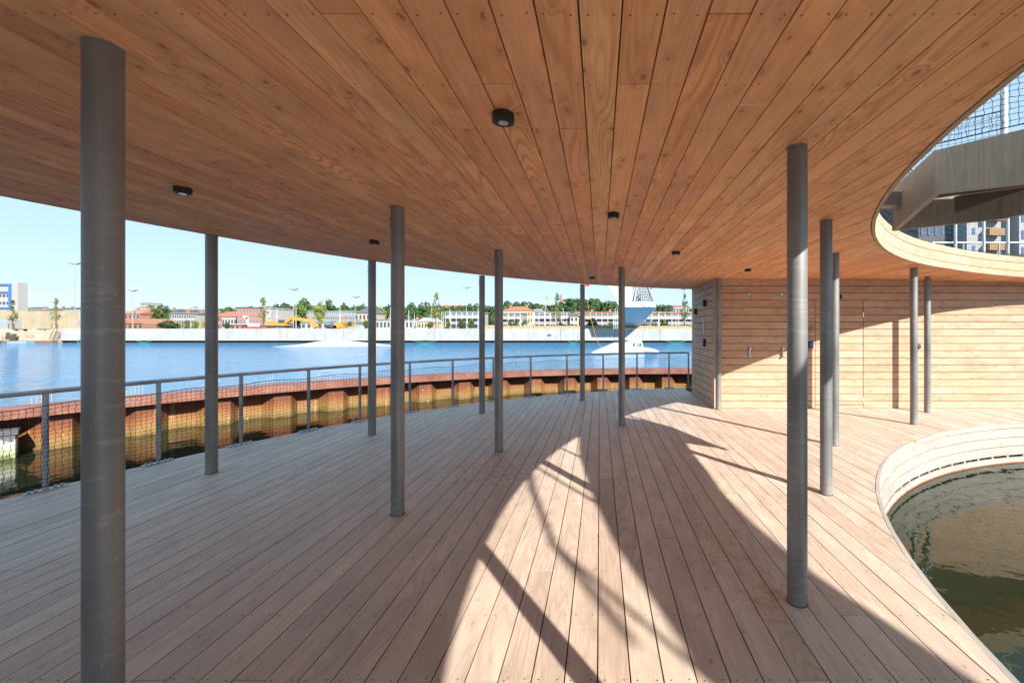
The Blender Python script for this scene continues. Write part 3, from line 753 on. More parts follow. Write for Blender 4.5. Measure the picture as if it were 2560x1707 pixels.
for (r0, r1, z0, z1, nm) in ((14.43, 15.12, .13, .165, 'cap_plate'), (14.43, 14.47, -.005, .128, 'cap_flange')):
    mb = MB(); vs_ = []
    for k in range(N + 1):
        a = 52 + k * (n * da) / N
        vs_ += [(*pp(r0, a), z0), (*pp(r0, a), z1), (*pp(r1, a), z1), (*pp(r1, a), z0)]
    mb.add(vs_, [(4*k+q, 4*k+(q+1) % 4, 4*k+4+(q+1) % 4, 4*k+4+q) for k in range(N) for q in range(4)]).build(nm, M['cap'], pw)
# ladders standing on the outside of the wall
for px, lab in ((106, 'white escape ladder top behind the rusty wall at far left'), (337, 'white escape ladder top behind the rusty wall right of the nearest column'), (668, 'faint white ladder top behind the rusty wall, left of the third railing post'), (787, 'faint white ladder top behind the rusty wall, small and distant')):
    k = (px - CX) / F; best = min(range(90, 2300), key=lambda i: abs(pp(15.3, i * .1)[0] - k * pp(15.3, i * .1)[1]) if pp(15.3, i * .1)[1] > 2 else 9e9) * .1
    p = pp(15.3, best); t = empty('escape_ladder', (p[0], p[1], 0), lab, 'ladder', 'ladders on the rusty breakwater', rz=R(best - 90))
    for q in range(5): MB().tube([(-.12 + q * .06, 0, -.6), (-.12 + q * .06, 0, .26 + .03 * q)], .006, 5).build('rail', M['wall_grey'], t)
    for q in range(3): MB().box(-.13, .13, -.012, .012, -.5 + q * .26, -.48 + q * .26).build('rung', M['wall_grey'], t)
# concrete dolphin inside the basin
dp = PX(14, 1146, 2.22 * F / (1146 - 828))
dp = PX(38, 1146, 7.4)
dol = empty('mooring_block', (dp.x, dp.y, ZW), 'dark grey concrete mooring block crusted with pale barnacles at the far left', 'mooring block')
def barn():
    g = NT('barnacled_concrete'); geo = g.n('ShaderNodeNewGeometry').outputs['Position']; sep = g.n('ShaderNodeSeparateXYZ'); g.t.links.new(geo, sep.inputs[0])
    n = g.noise(geo, 9, 4, .7); h = g.math('ADD', sep.outputs[2], g.math('MULTIPLY_ADD', n, .3, -.15))
    mr = g.n('ShaderNodeMapRange', i_1=-.67, i_2=0.0, i_3=0.0, i_4=1.0); g.t.links.new(h, mr.inputs[0])
    return g.out(g.ramp(mr.outputs[0], [(0, (.10,.12,.03)), (.12, (.3,.33,.18)), (.3, (.45,.45,.3)), (.42, (.6,.6,.55)), (.5, (.11,.12,.13)), (1, (.15,.16,.17))]), .8, n, .5, .03)
dol.rotation_euler.z = R(50)
MB().box(-1.6, 0, 0, .36, -.8, .42).build('block', barn(), dol); MB().box(-1.62, .03, -.03, .38, .425, .49).build('cap_slab', M['dock'], dol)

# ------------------------------------------------------------------ far shore
GZ = 1.97
mb = MB(); mb.add([(-1500, 81.4, GZ), (1500, 81.4, GZ), (1500, 2500, GZ), (-1500, 2500, GZ)], [(0,1,2,3)]); mb.build('ground', M['ground_gravel'], kind='structure')
QX = lambda px: (px - CX) / F * 81.0
quay = empty('harbour_quay', (0, 81, 0), 'long pale concrete quay wall with panel joints along the far shore', 'quay wall')
joints = [150, 262, 372, 487, 571, 640, 717, 815, 858, 985, 1086, 1232, 1320, 1401, 1445, 1536, 1650, 1790, 1930, 2100, 2300, 2500, 2700]
for a, b in zip(joints[:-1], joints[1:]):
    MB().box(QX(a) + .03, QX(b) - .03, rnd.uniform(0, .05), .5, -.22, GZ + .08).build('wall_panel', M['quay'], quay)
MB().box(QX(155), QX(2700), .55, 1.2, -1.5, GZ - .05).build('quay_core', M['dark'], quay)
MB().box(QX(-700), QX(2700), 1.3, 1.5, -1.5, GZ - .1).build('quay_back', M['dark'], quay)
oq = empty('old_quay', (0, 80.6, 0), 'stained lower old quay at the far left with red graffiti and rubble', 'quay wall')
MB().box(QX(-700), QX(149), .1, .9, -1.2, 1.62).build('wall', M['oldquay'], oq)
MB().box(QX(-700), QX(150), -.4, .09, -.9, -.25).build('waler', plain('old_timber', (.16,.10,.06), .9), oq)
MB().box(QX(70), QX(90), .08, .095, .35, 1.0).build('graffiti', plain('red_graffiti', (.6,.25,.2), .8, 0, .5, 3), oq)
mb = MB()
for k in range(26):
    x = QX(rnd.uniform(-20, 145)); mb.box(-.5, .5, -.3, .3, 0, rnd.uniform(.15, .5), Matrix.Translation((x, rnd.uniform(.4, 2.5), 1.6)) @ Matrix.Rotation(rnd.uniform(0, 3), 4, 'Z'))
mb.build('rubble', M['oldquay'], oq, kind='stuff')
tk = empty('timber_quay_edge', (0, 82.2, GZ), 'long low yellow timber kerb along the right half of the far quay', 'barrier')
x = QX(1190)
while x < QX(2400):
    if not (QX(1525) < x + 1 < QX(1590)): MB().box(x, x + 2.1, 0, .4, .05, .62).build('beam', M['timber_yellow'], tk)
    x += 2.16
# ladder, pallets, pontoon, pile, slipway
def ladder(t, L, w_, n_, mat):
    for s_ in (-w_, w_): MB().box(s_ - .05, s_ + .05, -.04, .04, 0, L).build('rail', mat, t)
    for k in range(n_): MB().box(-w_, w_, -.03, .03, (k + .5) * L / n_, (k + .5) * L / n_ + .06).build('rung', mat, t)
t = empty('leaning_ladder', (QX(144), 80.0, -.2), 'dark rusty ladder leaning on the end of the concrete quay at left', 'ladder'); t.rotation_euler = (0, R(24), 0); ladder(t, 2.4, .42, 6, M['roof_brown'])
t = empty('pallet_stack', (QX(45), 79.9, -.15), 'tumbled dark timber pallets against the old quay at far left', 'pallets'); t.rotation_euler = (0, R(12), 0)
for k in range(4): MB().box(-.75, .75, -.3, .3, .15 + k * .32, .25 + k * .32).build('plank', M['bark'], t)
for s_ in (-.7, .6): MB().box(s_, s_ + .12, -.2, .2, 0, 1.4).build('upright', M['bark'], t)
t = empty('floating_pontoon', (QX(106), 78, ZW), 'pale blue-grey float lying on the water by the old quay', 'pontoon')
MB().box(-1.7, 1.7, -.6, .6, 0, .42).build('float', M['container_blue'], t)
for k in range(6): MB().box(-1.6 + k * .6, -1.5 + k * .6, -.62, -.605, .05, .38).build('fender', M['white'], t)
t = empty('mooring_pile', (QX(23), 77, 0), 'dark mooring pile standing in the water at far left', 'pile'); MB().cyl((0, 0), .26, -1.5, 1.1, 12).build('shaft', M['wall_darkgrey'], t)
t = empty('marker_pole', (QX(36), 78, 0), 'thin pale pole with a green foot in the water by the old quay', 'pole'); MB().cyl((0, 0), .07, -.2, 2.6, 8).build('shaft', M['steel_white'], t); MB().cyl((0, 0), .1, -1.2, -.2, 8).build('foot', M['mint_green'], t)
# mooring ropes
for x0, x1, lab in ((195, 206, 'green rope sagging at the quay foot at left'), (345, 380, 'turquoise rope hanging at the quay foot right of the nearest column'), (1035, 1092, 'turquoise rope hanging at the quay foot in the middle'), (1420, 1445, 'short turquoise rope by the quay ladder'), (1665, 1715, 'turquoise rope at the quay foot beside the cabin corner')):
    pts = [(QX(x0 + (x1 - x0) * k / 8), 80.85, -.28 - .32 * math.sin(math.pi * k / 8)) for k in range(9)]
    m = MB().tube(pts, .05, 5); m.build('mooring_rope', M['mint_green'], label=lab, cat='rope', group='turquoise ropes along the quay foot')

# hills
mb = MB(); G = []
for i in range(61):
    for j in range(9):
        x = -700 + i * 25; y = 230 + j * 40
        base = max(0, min(1, (y - 250) / 170)); prof = 6 + 15 * max(0, min(1, (x + 190) / 120)) + 3 * math.sin(x * .013) + 2 * math.sin(x * .031 + 1)
        G.append((x, y, GZ + .02 + base * prof))
mb.add(G, [(i*9+j, (i+1)*9+j, (i+1)*9+j+1, i*9+j+1) for i in range(60) for j in range(8)]); mb.build('hills', M['hill_grass'], smooth=True, kind='structure')

# ---- foliage
def crown(seed, nclump=26, leaves=26, sparse=False, col=0):
    rn = random.Random(seed); mb = MB()
    for c in range(nclump):
        if sparse:
            z = rn.random() ** .8; wdt = .46 * (1 - z * .85); a = rn.uniform(0, 6.3); q = rn.random() ** .5
            cc = Vector((math.cos(a) * wdt * q, math.sin(a) * wdt * q, z)); cr = .10 * (1.15 - z * .5)
        else:
            while True:
                cc = Vector((rn.uniform(-1, 1), rn.uniform(-1, 1), rn.uniform(-1, 1)))
                if .3 < cc.length < 1: break
            cc = Vector((cc.x * .38, cc.y * .38, .5 + cc.z * .36)); cr = rn.uniform(.11, .2)
        for l in range(leaves):
            d = Vector((rn.gauss(0, 1), rn.gauss(0, 1), rn.gauss(0, 1))).normalized()
            p = cc + d * cr * rn.uniform(.6, 1); s_ = (.022 if sparse else .035) * rn.uniform(.7, 1.5)
            u = d.cross(Vector((rn.gauss(0,1), rn.gauss(0,1), rn.gauss(0,1)))).normalized(); v = (d * .4 + Vector((0,0,1)) * .6).cross(u).normalized()
            mb.add([p - u*s_ - v*s_*.7, p + u*s_ - v*s_*.7, p + u*s_*.8 + v*s_, p - u*s_*.6 + v*s_*.9], [(0,1,2,3)])
    return mb
crowns = {}
for mn in ('leaf', 'leafdark', 'leaflight', 'leafyellow'):
    crowns[mn] = []
    for s_ in range(3):
        me = crown(s_ * 7 + hash(mn[-1]) % 1 + len(mn), 30, 30).mesh('crown'); me.materials.append(M[mn]); crowns[mn].append(me)
sparse = []
for s_ in range(3):
    me = crown(100 + s_, 34, 16, True).mesh('crown'); me.materials.append(M['leaf' if s_ else 'leaflight']); sparse.append(me)
trunkm = MB().tube([(0, 0, 0), (.004, 0, .5), (0, .005, 1)], .014, 7, r1=.006); trunkm.tube([(0, 0, .35), (.16, .03, .62)], .007, 5, r1=.003); trunkm.tube([(0, 0, .42), (-.15, -.04, .7)], .007, 5, r1=.003); trunkm = trunkm.mesh('trunk'); trunkm.materials.append(M['bark'])
def tree(px, ytop, wpx, Y, kind, label, cat='tree', name='tree', group=None, base=None, hgt=None, squat=False):
    b = PX(px, CY, Y); z0 = GZ if base is None else base
    top = EYE - (ytop - CY) / F * Y; h = top - z0; wd = wpx / F * Y
    t = empty(name, (b.x, Y, z0), label, cat, group, rz=rnd.uniform(0, 6))
    inst('trunk', trunkm, t, sc=(h * 1.4, h * 1.4, h * .75))
    cl = crowns[kind] if kind in crowns else sparse
    lo = 0 if squat else (.18 if kind in crowns else .28)
    inst('crown', rnd.choice(cl), t, (0, 0, h * lo - (.12 * h if kind in crowns else 0)), rnd.uniform(0, 6), (wd * 1.05, wd * 1.05, h * (1 - lo) * (1.14 if kind in crowns else 1.0)))
    return t
big = [(378,757,34,170,'leaf','first of three tall roadside trees beside the white office block'), (400,758,38,150,'leaf','middle and broadest of the three tall roadside trees at left'), (418,760,24,165,'leafdark','right one of the three tall roadside trees at left'),
 (576,770,30,250,'leafdark','dark tree behind the orange-roofed white house'), (600,766,26,260,'leafdark','low dark treetop just above the brick block roof'), (632,762,42,260,'leaf','treetop showing behind the brick block'),
 (703,750,46,230,'leafdark','round dark tree right of the brick block, behind the digger arm'), (764,738,50,230,'leaf','tallest broad tree of the middle shore above the digger boom'), (738,758,46,240,'leafdark','dark tree between the two tallest ones behind the digger'), (821,744,44,240,'leafdark','dark round tree left of the lamp mast in the middle'),
 (862,751,34,240,'leaf','light-topped tree above the grey terraced building'), (883,757,24,250,'leafdark','small dark tree beside the stone villa'), (908,755,34,250,'leafdark','treetop behind the stone villa roof'),
 (950,757,30,220,'leaflight','yellowish tree between the two columns left of centre'), (972,756,40,240,'leafdark','dark tree directly left of the mid column'), (1031,751,40,235,'leafdark','pointed dark tree right of the mid column'), (1064,750,52,250,'leaf','broad tree behind the tall sapling in the middle'), (1050,775,70,215,'leafdark','wide low tree mass behind the boats'),
 (1173,755,34,260,'leafdark','dark round tree behind the white balcony flats'), (1193,752,32,260,'leaf','lighter tree above the right end of the white balcony flats'), (1226,758,36,200,'leafdark','dark tree between the two thin columns'),(1100,765,50,240,'leaf','low green tree left of the white balcony flats'),(1135,762,50,260,'leaf','low green treetop above the white balcony flats')]
for a in big: tree(a[0], a[1], a[2], a[3], a[4], a[5], group='big trees on the far shore')
# continuous woods on the hill
def wood_mass(name, pts, label, seed):
    rn = random.Random(seed); mb = MB()
    for (px, ytop, Y, rad) in pts:
        c = PX(px, ytop, Y); 
        for q in range(7):
            cc = Vector((c.x + rn.uniform(-rad, rad), Y + rn.uniform(-3, 3) - q * 1.5, c.z - rad * .8 - q * rad * .5 * rn.uniform(.6, 1.2)))
            for l in range(80):
                d = Vector((rn.gauss(0,1), rn.gauss(0,1), rn.gauss(0,1))).normalized(); p = cc + Vector((d.x * rad * .95, d.y * rad * .8, d.z * rad * .85)) * rn.uniform(.8, 1)
                s_ = rn.uniform(.35, .8); u = d.cross(Vector((rn.gauss(0,1), rn.gauss(0,1), rn.gauss(0,1)))).normalized(); v = d.cross(u)
                mb.add([p - u*s_ - v*s_, p + u*s_ - v*s_*.8, p + u*s_ + v*s_, p - u*s_*.8 + v*s_], [(0,1,2,3)])
    return mb.build(name, M['leafdark'], label=label, cat='wood', kind='stuff')
prof = [(1255,760),(1275,752),(1292,757),(1310,752),(1330,758),(1348,757),(1365,763),(1385,760),(1400,757),(1420,748),(1436,744),(1450,748),(1470,746),(1490,747),(1510,750),(1530,754),(1555,757),(1580,758),(1605,756),(1630,757),(1655,762),(1680,764),(1705,763),(1730,765),(1760,765)]
pts = []
for (a, ya), (b, yb) in zip(prof[:-1], prof[1:]):
    for t_ in (0, .5): pts.append((a + (b - a) * t_, ya + (yb - ya) * t_ + rnd.uniform(-1.5, 2.5), 330 + rnd.uniform(-12, 12), rnd.uniform(2.6, 4.2)))
wood_mass('hill_wood', pts, 'dark green wooded ridge behind the flats right of centre', 5)
pts = [(px, 766 + rnd.uniform(-3, 5), 320 + rnd.uniform(-12, 12), rnd.uniform(2.6, 4)) for px in range(640, 1270, 9)]
wood_mass('hill_wood', pts, 'lower belt of woods behind the middle shore buildings', 6)
pts = [(px, 769 + rnd.uniform(-2, 3), 420, rnd.uniform(2, 3)) for px in range(475, 640, 8)]
wood_mass('hill_wood', pts, 'thin far treeline above the red roofs at left', 8)

# young quay trees with timber guards
ypg = [(32,750,24,88,'slender sapling in front of the white and blue office'), (140,746,24,88,'tall sapling against the sandy wall at left'), (658,744,34,92,'sapling in front of the brick block'), (798,744,30,92,'dense sapling over the excavator arm'),
       (935,750,24,94,'sapling just right of the slim column, left of centre'), (1090,731,36,92,'tallest sapling, before the boats in the middle'), (1392,733,36,95,'tall sapling left of the far thin column'), (1712,733,34,92,'sapling beside the cabin corner'), (1240,757,30,110,'sapling right against the column in the middle'), (460+0,800-2,12,100,'')]
for px, yt, wp, Y, lab in ypg[:-1]:
    tree(px, yt, wp, Y, 'leaflight' if px in (798,) else 'sparse', lab, group='young trees along the far quay', name='young_tree')
    if px in (32, 140, 798, 1392, 1712, 1090):
        b = PX(px, CY, Y); g_ = empty('tree_guard', (b.x, Y - .2, GZ), 'dark timber guard frame round the ' + lab, 'tree guard', 'timber frames round the quay saplings')
        for sx in (-.6, .6): MB().box(sx - .05, sx + .05, -.05, .05, 0, 1.0).build('post', M['bark'], g_)
        MB().box(-.7, .7, -.06, .06, 1.005, 1.09).build('top_bar', M['bark'], g_)
shr = [(466,798,14,100,'leaflight','small light shrub before the long white terrace, left one'), (489,799,15,100,'leaflight','small light shrub before the long white terrace, middle one'), (511,799,16,100,'leafyellow','yellow shrub half behind the second column'), (567,804,20,95,'leafdark','round dark bush left of the red shed'),
       (861,796,15,96,'leafyellow','golden conical shrub by the wheel loader'), (884,799,9,97,'leafyellow','smaller golden shrub beside the boat'), (914,799,14,96,'leaf','round green bush under the stone villa'), (875,803,18,100,'leaf','low green bush between the two golden shrubs'), (1076,800,18,98,'leaflight','bright lime bush behind the quay in the middle'),
       (1120,796,14,100,'leaf','left bush before the white balcony flats'), (1155,798,28,100,'leafdark','broad bush in the middle of the white balcony flats'), (1178,795,18,100,'leaf','right bush before the white balcony flats'), (1290,795,20,98,'leafdark','dark bush before the red-roofed house'), (1313,796,20,98,'leaf','lighter bush right of the dark one, before the red-roofed house'),
       (1275,797,12,99,'leaf','narrow bush by the lamp mast'), (1402,803,16,98,'leafdark','low bush under the tall sapling'), (1480,793,32,96,'leaf','broad lime-green bush between the column and the flats'), (1526,803,18,98,'leaf','low bush left of the tower'), (1622,808,14,96,'leaflight','small bright bush right of the tower foot'), (1660,796,26,96,'leaf','bush between the tower and the cabin'), (425,799,50,110,'leaf','long green hedge behind the three tall trees'), (1235,803,22,104,'leafdark','dark low bush between the two thin columns')]
for px, yt, wp, Y, k_, lab in shr: tree(px, yt, wp, Y, k_, lab, 'shrub', 'shrub', squat=True)

# ---- buildings
def winmesh(w_, h_, glass='glass_dark'):
    m = MB().box(-w_/2, w_/2, -.04, .02, 0, h_).mesh('window'); m.materials.append(M[glass]); return m
def house(name, label, x0, x1, ytop, yroof, Y, wall, roof, floors, ncol, cat='house', depth=10, roofkind='gable', glass='glass_dark', winw=.5, winh=.5, balcony=False, base=GZ, yroof_w=1.0, attic=0):
    a, b = PX(x0, ytop, Y), PX(x1, ytop, Y); W = b.x - a.x; ze = a.z; cx = (a.x + b.x) / 2
    t = empty(name, (cx, Y, base), label, cat); H = ze - base
    MB().box(-W/2, W/2, 0, depth, -.5, H).build('wall', M[wall], t)
    zr = EYE - (yroof - CY) / F * Y - base
    if zr > H + .2:
        o_ = .3
        if roofkind == 'gable': vs_ = [(-W/2-o_, -o_, H+.01), (W/2+o_, -o_, H+.01), (W/2+o_, depth+o_, H+.01), (-W/2-o_, depth+o_, H+.01), (-W/2-o_, depth/2, zr), (W/2+o_, depth/2, zr)]; fs = [(0,1,5,4), (2,3,4,5), (0,4,3), (1,2,5), (0,3,2,1)]
        elif roofkind == 'front': vs_ = [(-W/2-o_, -o_, H+.01), (W/2+o_, -o_, H+.01), (W/2+o_, depth+o_, H+.01), (-W/2-o_, depth+o_, H+.01), (0, -o_, zr), (0, depth+o_, zr)]; fs = [(0,1,4), (1,2,5,4), (2,3,5), (3,0,4,5), (0,3,2,1)]
        elif roofkind == 'hip': i_ = min(W * .3, depth * .5); vs_ = [(-W/2-o_, -o_, H+.01), (W/2+o_, -o_, H+.01), (W/2+o_, depth+o_, H+.01), (-W/2-o_, depth+o_, H+.01), (-W/2+i_, depth/2, zr), (W/2-i_, depth/2, zr)]; fs = [(0,1,5,4), (2,3,4,5), (0,4,3), (1,2,5), (0,3,2,1)]
        elif roofkind == 'arch':
            nn = 12; vs_ = [(-W/2 + W * k / nn, yy, H + .01 + (zr - H) * math.sin(math.pi * k / nn)) for yy in (-.3, depth) for k in range(nn + 1)]
            fs = [(k, k+1, nn+2+k, nn+1+k) for k in range(nn)] + [list(range(nn+1))[::-1], list(range(nn+1, 2*nn+2))]
        MB().add(vs_, fs).build('roof', M[roof], t)
        if roofkind in ('gable', 'hip') and W > 6:
            for s_ in (-.3, .25): MB().box(W*s_-.3, W*s_+.3, depth*.42, depth*.5, zr - .8, zr + .7).build('chimney', M['wall_brick'], t)
            if attic:
                for k in range(attic):
                    xx = -W/2 + (k + .5) * W / attic; MB().box(xx-.5, xx+.5, -.1, depth * .3, H + .15, H + (zr-H) * .6).build('dormer', M['wall_white'], t)
                    MB().box(xx-.3, xx+.3, -.16, -.11, H + .3, H + (zr-H) * .5).build('window', M[glass], t)
    else: MB().box(-W/2-.25, W/2+.25, -.3, depth+.3, H+.005, H+.3).build('roof', M[roof], t)
    if floors and ncol:
        fh = H / floors; wm = winmesh(W / ncol * winw, fh * winh, glass)
        for f_ in range(floors):
            for c in range(ncol): inst('window', wm, t, (-W/2 + (c + .5) * W / ncol, -.03, f_ * fh + fh * (1 - winh) * .55))
            if balcony and f_ > 0:
                MB().box(-W/2, W/2, -1.5, -.08, f_*fh-.12, f_*fh).build('balcony_slab', M['wall_white'], t)
                MB().box(-W/2, W/2, -1.5, -1.44, f_*fh+.01, f_*fh+.8).build('balcony_front', M['roof_grey' if f_ % 2 else 'wall_white'], t)
        if balcony:
            for c in range(ncol // 2 + 1): MB().box(-W/2 + c*2*W/ncol-.08, -W/2 + c*2*W/ncol+.08, -1.6, -1.51, 0, H).build('balcony_post', M['steel_white'], t)
    return t
# left
of = empty('office_block', (PX(-10, 0, 140).x, 140, GZ), 'white office block with a thick blue frame and small square windows at far left', 'building')
Z_ = lambda py, Y: EYE - (py - CY) / F * Y - GZ
X_ = lambda px, Y, x0: (px - CX) / F * Y - x0
ox = of.location.x
MB().box(X_(-120,140,ox), X_(44,140,ox), 0, 2.5, -.3, Z_(706,140)).build('wall', M['wall_white'], of)
for a_, b_, c_, d_ in ((-120,29,709.5,714), (-120,25,729,732.5), (-120,29,768,772), (24.5,29,714.2,767.8)):
    MB().box(X_(a_,140,ox), X_(b_,140,ox), -.4, -.01 - (.02 if a_ > 0 else 0), Z_(d_,140), Z_(c_,140)).build('blue_band', M['frame_blue'], of)
for px in range(-100, 22, 10):
    for py in (736, 754.5): MB().box(X_(px-3,140,ox), X_(px+3,140,ox), -.08, -.005, Z_(py+6.5,140), Z_(py,140)).build('window', M['glass_dark'], of)
sw = empty('sandy_retaining_wall', (0, 105, GZ), 'high sandy yellow concrete wall behind the old quay at left', 'wall')
MB().box((-560-CX)/F*105, (302-CX)/F*105, 0, .6, -.5, Z_(777,105)).build('wall', M['sand'], sw)
for k in range(8): MB().box((20+k*38-CX)/F*105, (20+k*38-CX)/F*105+.12, -.05, -.005, 0, Z_(778,105)).build('joint_strip', M['oldquay'], sw)
house('row_house', 'orange-walled house with a dark roof just right of the white and blue office', 44, 68, 772, 766, 170, 'wall_brick', 'roof_slate', 3, 3)
house('row_house', 'dark-roofed house with three white dormers above the sandy wall', 66, 112, 776, 769, 165, 'wall_white', 'roof_slate', 3, 5, attic=3)
house('row_house', 'dark-roofed house behind the tall sapling above the sandy wall', 112, 156, 776, 768, 165, 'wall_white', 'roof_slate', 3, 5, roofkind='hip')
house('row_house', 'long white house with a slate roof just left of the nearest column', 158, 215, 772.5, 766, 160, 'wall_white', 'roof_slate', 3, 6)
house('row_house', 'red-roofed brick house directly right of the nearest column', 300, 350, 785, 772, 150, 'wall_brick', 'roof_tile_red', 3, 5, attic=2)
house('brick_hall', 'brown arched brick hall low behind the quay, right of the nearest column', 306, 358, 809, 795, 115, 'roof_brown', 'roof_brown', 1, 4, cat='hall', roofkind='arch')
house('grey_house', 'white house with a long dark slate roof left of the three tall trees', 335, 378, 786, 772, 160, 'wall_white', 'roof_slate', 3, 5)
house('grey_house', 'dark-roofed house half hidden behind the three tall trees', 360, 425, 783, 771, 180, 'wall_grey', 'roof_slate', 3, 6)
house('tower_block', 'small white tower block on the skyline at left', 351, 368, 757, 757, 420, 'wall_white', 'roof_grey', 9, 5, cat='building', depth=15)
house('dark_roof_terrace', 'slate-roofed terrace behind the long white building at left', 418, 462, 781, 774.5, 190, 'wall_white', 'roof_slate', 3, 6)
house('white_terrace', 'long white building with brick piers and a slate roof, below the three tall trees', 424, 489, 785, 780, 140, 'wall_white', 'roof_slate', 3, 11, attic=7)
house('white_gable', 'plain white gabled block behind the long white building', 458, 487, 774, 768.5, 200, 'wall_white', 'wall_white', 0, 0, roofkind='front')
house('brown_roof_house', 'low white house under a big brown roof, left of the second column', 484, 516, 793, 778, 145, 'wall_white', 'roof_brown', 1, 4)
house('hill_roofs', 'low grey row of roofs on the skyline left of the second column', 486, 520, 775, 770, 300, 'wall_grey', 'roof_grey', 2, 6)
house('brick_house', 'small orange-roofed brick house right of the second column', 538, 556, 790, 777, 145, 'wall_brick', 'roof_tile_red', 2, 3)
house('white_house', 'white house with a steep orange tile roof right of the second column', 554, 592, 792, 777, 140, 'wall_white', 'roof_tile_red', 1, 5, attic=3)
house('brick_apartments', 'red brick four-storey apartment block with white-framed windows', 590, 664, 770, 770, 140, 'wall_brick', 'roof_slate', 4, 9, cat='apartment block', winw=.45, winh=.45, glass='glass_blue')
house('white_end_block', 'blank white gable end right of the brick apartment block', 664.4, 678, 771, 771, 139, 'wall_white', 'wall_white', 0, 0)
house('red_shed', 'low red shed with a white roof left of the excavator', 576, 612, 812, 812, 100, 'wall_brick', 'wall_white', 1, 3, cat='shed')
house('grey_terrace', 'long grey two-storey terrace with a white top storey behind the excavator', 767, 886, 790, 790, 150, 'wall_grey', 'wall_white', 2, 22, cat='terrace', winw=.6, winh=.6, glass='glass_dark')
house('white_top_storey', 'row of white penthouse boxes on top of the grey terrace', 769, 885, 779, 779, 152, 'wall_white', 'roof_grey', 1, 20, cat='terrace', base=PX(0, 789.8, 152).z, glass='glass_blue', winh=.5)
house('stone_villa', 'tall stone villa with a slate mansard roof and dormers', 887, 925, 783, 766, 145, 'wall_stone', 'roof_slate', 2, 4, roofkind='hip', attic=3)
house('long_shed', 'long low white shed with a grey pitched roof behind the excavator arm', 752, 862, 806, 796, 110, 'wall_white', 'roof_grey', 1, 8, cat='shed')
house('marina_building', 'low grey marina building behind the column left of centre', 930, 1060, 800, 797, 130, 'wall_grey', 'roof_grey', 1, 14, cat='shed')
house('gable_house', 'small cream gabled house behind the marina in the middle', 1045, 1075, 805, 793, 120, 'wall_cream', 'wall_white', 1, 4, roofkind='front')
house('balcony_flats', 'white three-storey balcony flats in the middle of the far shore', 1118, 1199, 781, 781, 130, 'wall_white', 'roof_grey', 3, 12, cat='apartment block', winw=.7, winh=.62, glass='glass_blue', balcony=True)
house('red_roof_manor', 'long cream house with a big red tile roof right of the two columns', 1256, 1331, 777, 764.5, 170, 'wall_cream', 'roof_tile_red', 3, 13, roofkind='hip', winw=.5)
house('white_flats', 'low white flats with dark balconies below the red-roofed manor', 1245, 1303, 784, 784, 128, 'wall_white', 'roof_grey', 3, 8, cat='apartment block', winw=.75, balcony=True)
house('grey_roof_villa', 'grey slate-roofed villa beside the red-roofed manor', 1326, 1356, 778, 770, 175, 'wall_cream', 'roof_grey', 3, 6, roofkind='hip')
house('terrace_flats', 'white balcony flats behind the sailing boat masts', 1336, 1425, 782, 782, 128, 'wall_white', 'roof_grey', 3, 13, cat='apartment block', winw=.75, balcony=True)
house('yellow_gable_house', 'yellow gabled house left of the far thin column', 1425, 1446, 790, 780, 125, 'wall_cream', 'roof_slate', 2, 2, roofkind='front')
house('red_roof_house', 'small white house with an orange roof at the far thin column', 1438, 1470, 784, 777, 140, 'wall_white', 'roof_tile_red', 2, 4)
house('balcony_house', 'white balcony flats with orange roofs left of the white tower', 1462, 1548, 783, 777.5, 126, 'wall_white', 'roof_tile_red', 3, 12, cat='apartment block', winw=.7, balcony=True)
house('waterfront_flats', 'white balcony flats with orange tile roofs right of the tower', 1612, 1735, 784, 777, 122, 'wall_white', 'roof_tile_red', 3, 15, cat='apartment block', winw=.72, balcony=True, attic=5)
house('dark_shed', 'dark pitched shed low behind the quay right of the tower foot', 1592, 1642, 811, 802, 105, 'wall_darkgrey', 'roof_slate', 1, 2, cat='shed')
house('hill_house', 'red-roofed house on the slope above the waterfront flats', 1684, 1722, 767, 762, 230, 'wall_white', 'roof_tile_red', 2, 6, base=8)
house('hill_house', 'row of red roofs among the trees on the skyline in the middle', 1100, 1162, 766, 762, 400, 'wall_brick', 'roof_tile_red', 2, 10, base=14)
# apartments behind the roof terrace at right
house('slate_apartments', 'dark slate-clad apartment tower beyond the roof terrace', 2296, 2416, 470, 470, 60, 'wall_darkgrey', 'roof_slate', 8, 7, cat='apartment block', winw=.3, winh=.45, glass='glass_blue', depth=10)
house('white_apartments', 'white apartment block with orange balcony panels beyond the roof terrace', 2417, 2620, 470, 470, 58, 'wall_white', 'roof_grey', 8, 6, cat='apartment block', winw=.22, winh=.35, glass='glass_blue', depth=10)
oa = empty('balcony_tower', (0, 57, GZ), 'stack of orange balcony fronts on the white apartment block', 'balconies')
for k in range(10):
    z = GZ + .5 + k * 2.0
    MB().box((2474-CX)/F*57, (2513-CX)/F*57, 0, .8, z - GZ, z - GZ + .95).build('balcony_panel', M['panel_orange'], oa)
house('dark_apartments', 'dark end block at the right picture edge beyond the terrace', 2548, 2700, 440, 440, 56.5, 'wall_grey', 'roof_slate', 9, 8, cat='apartment block', winw=.35, glass='glass_blue')
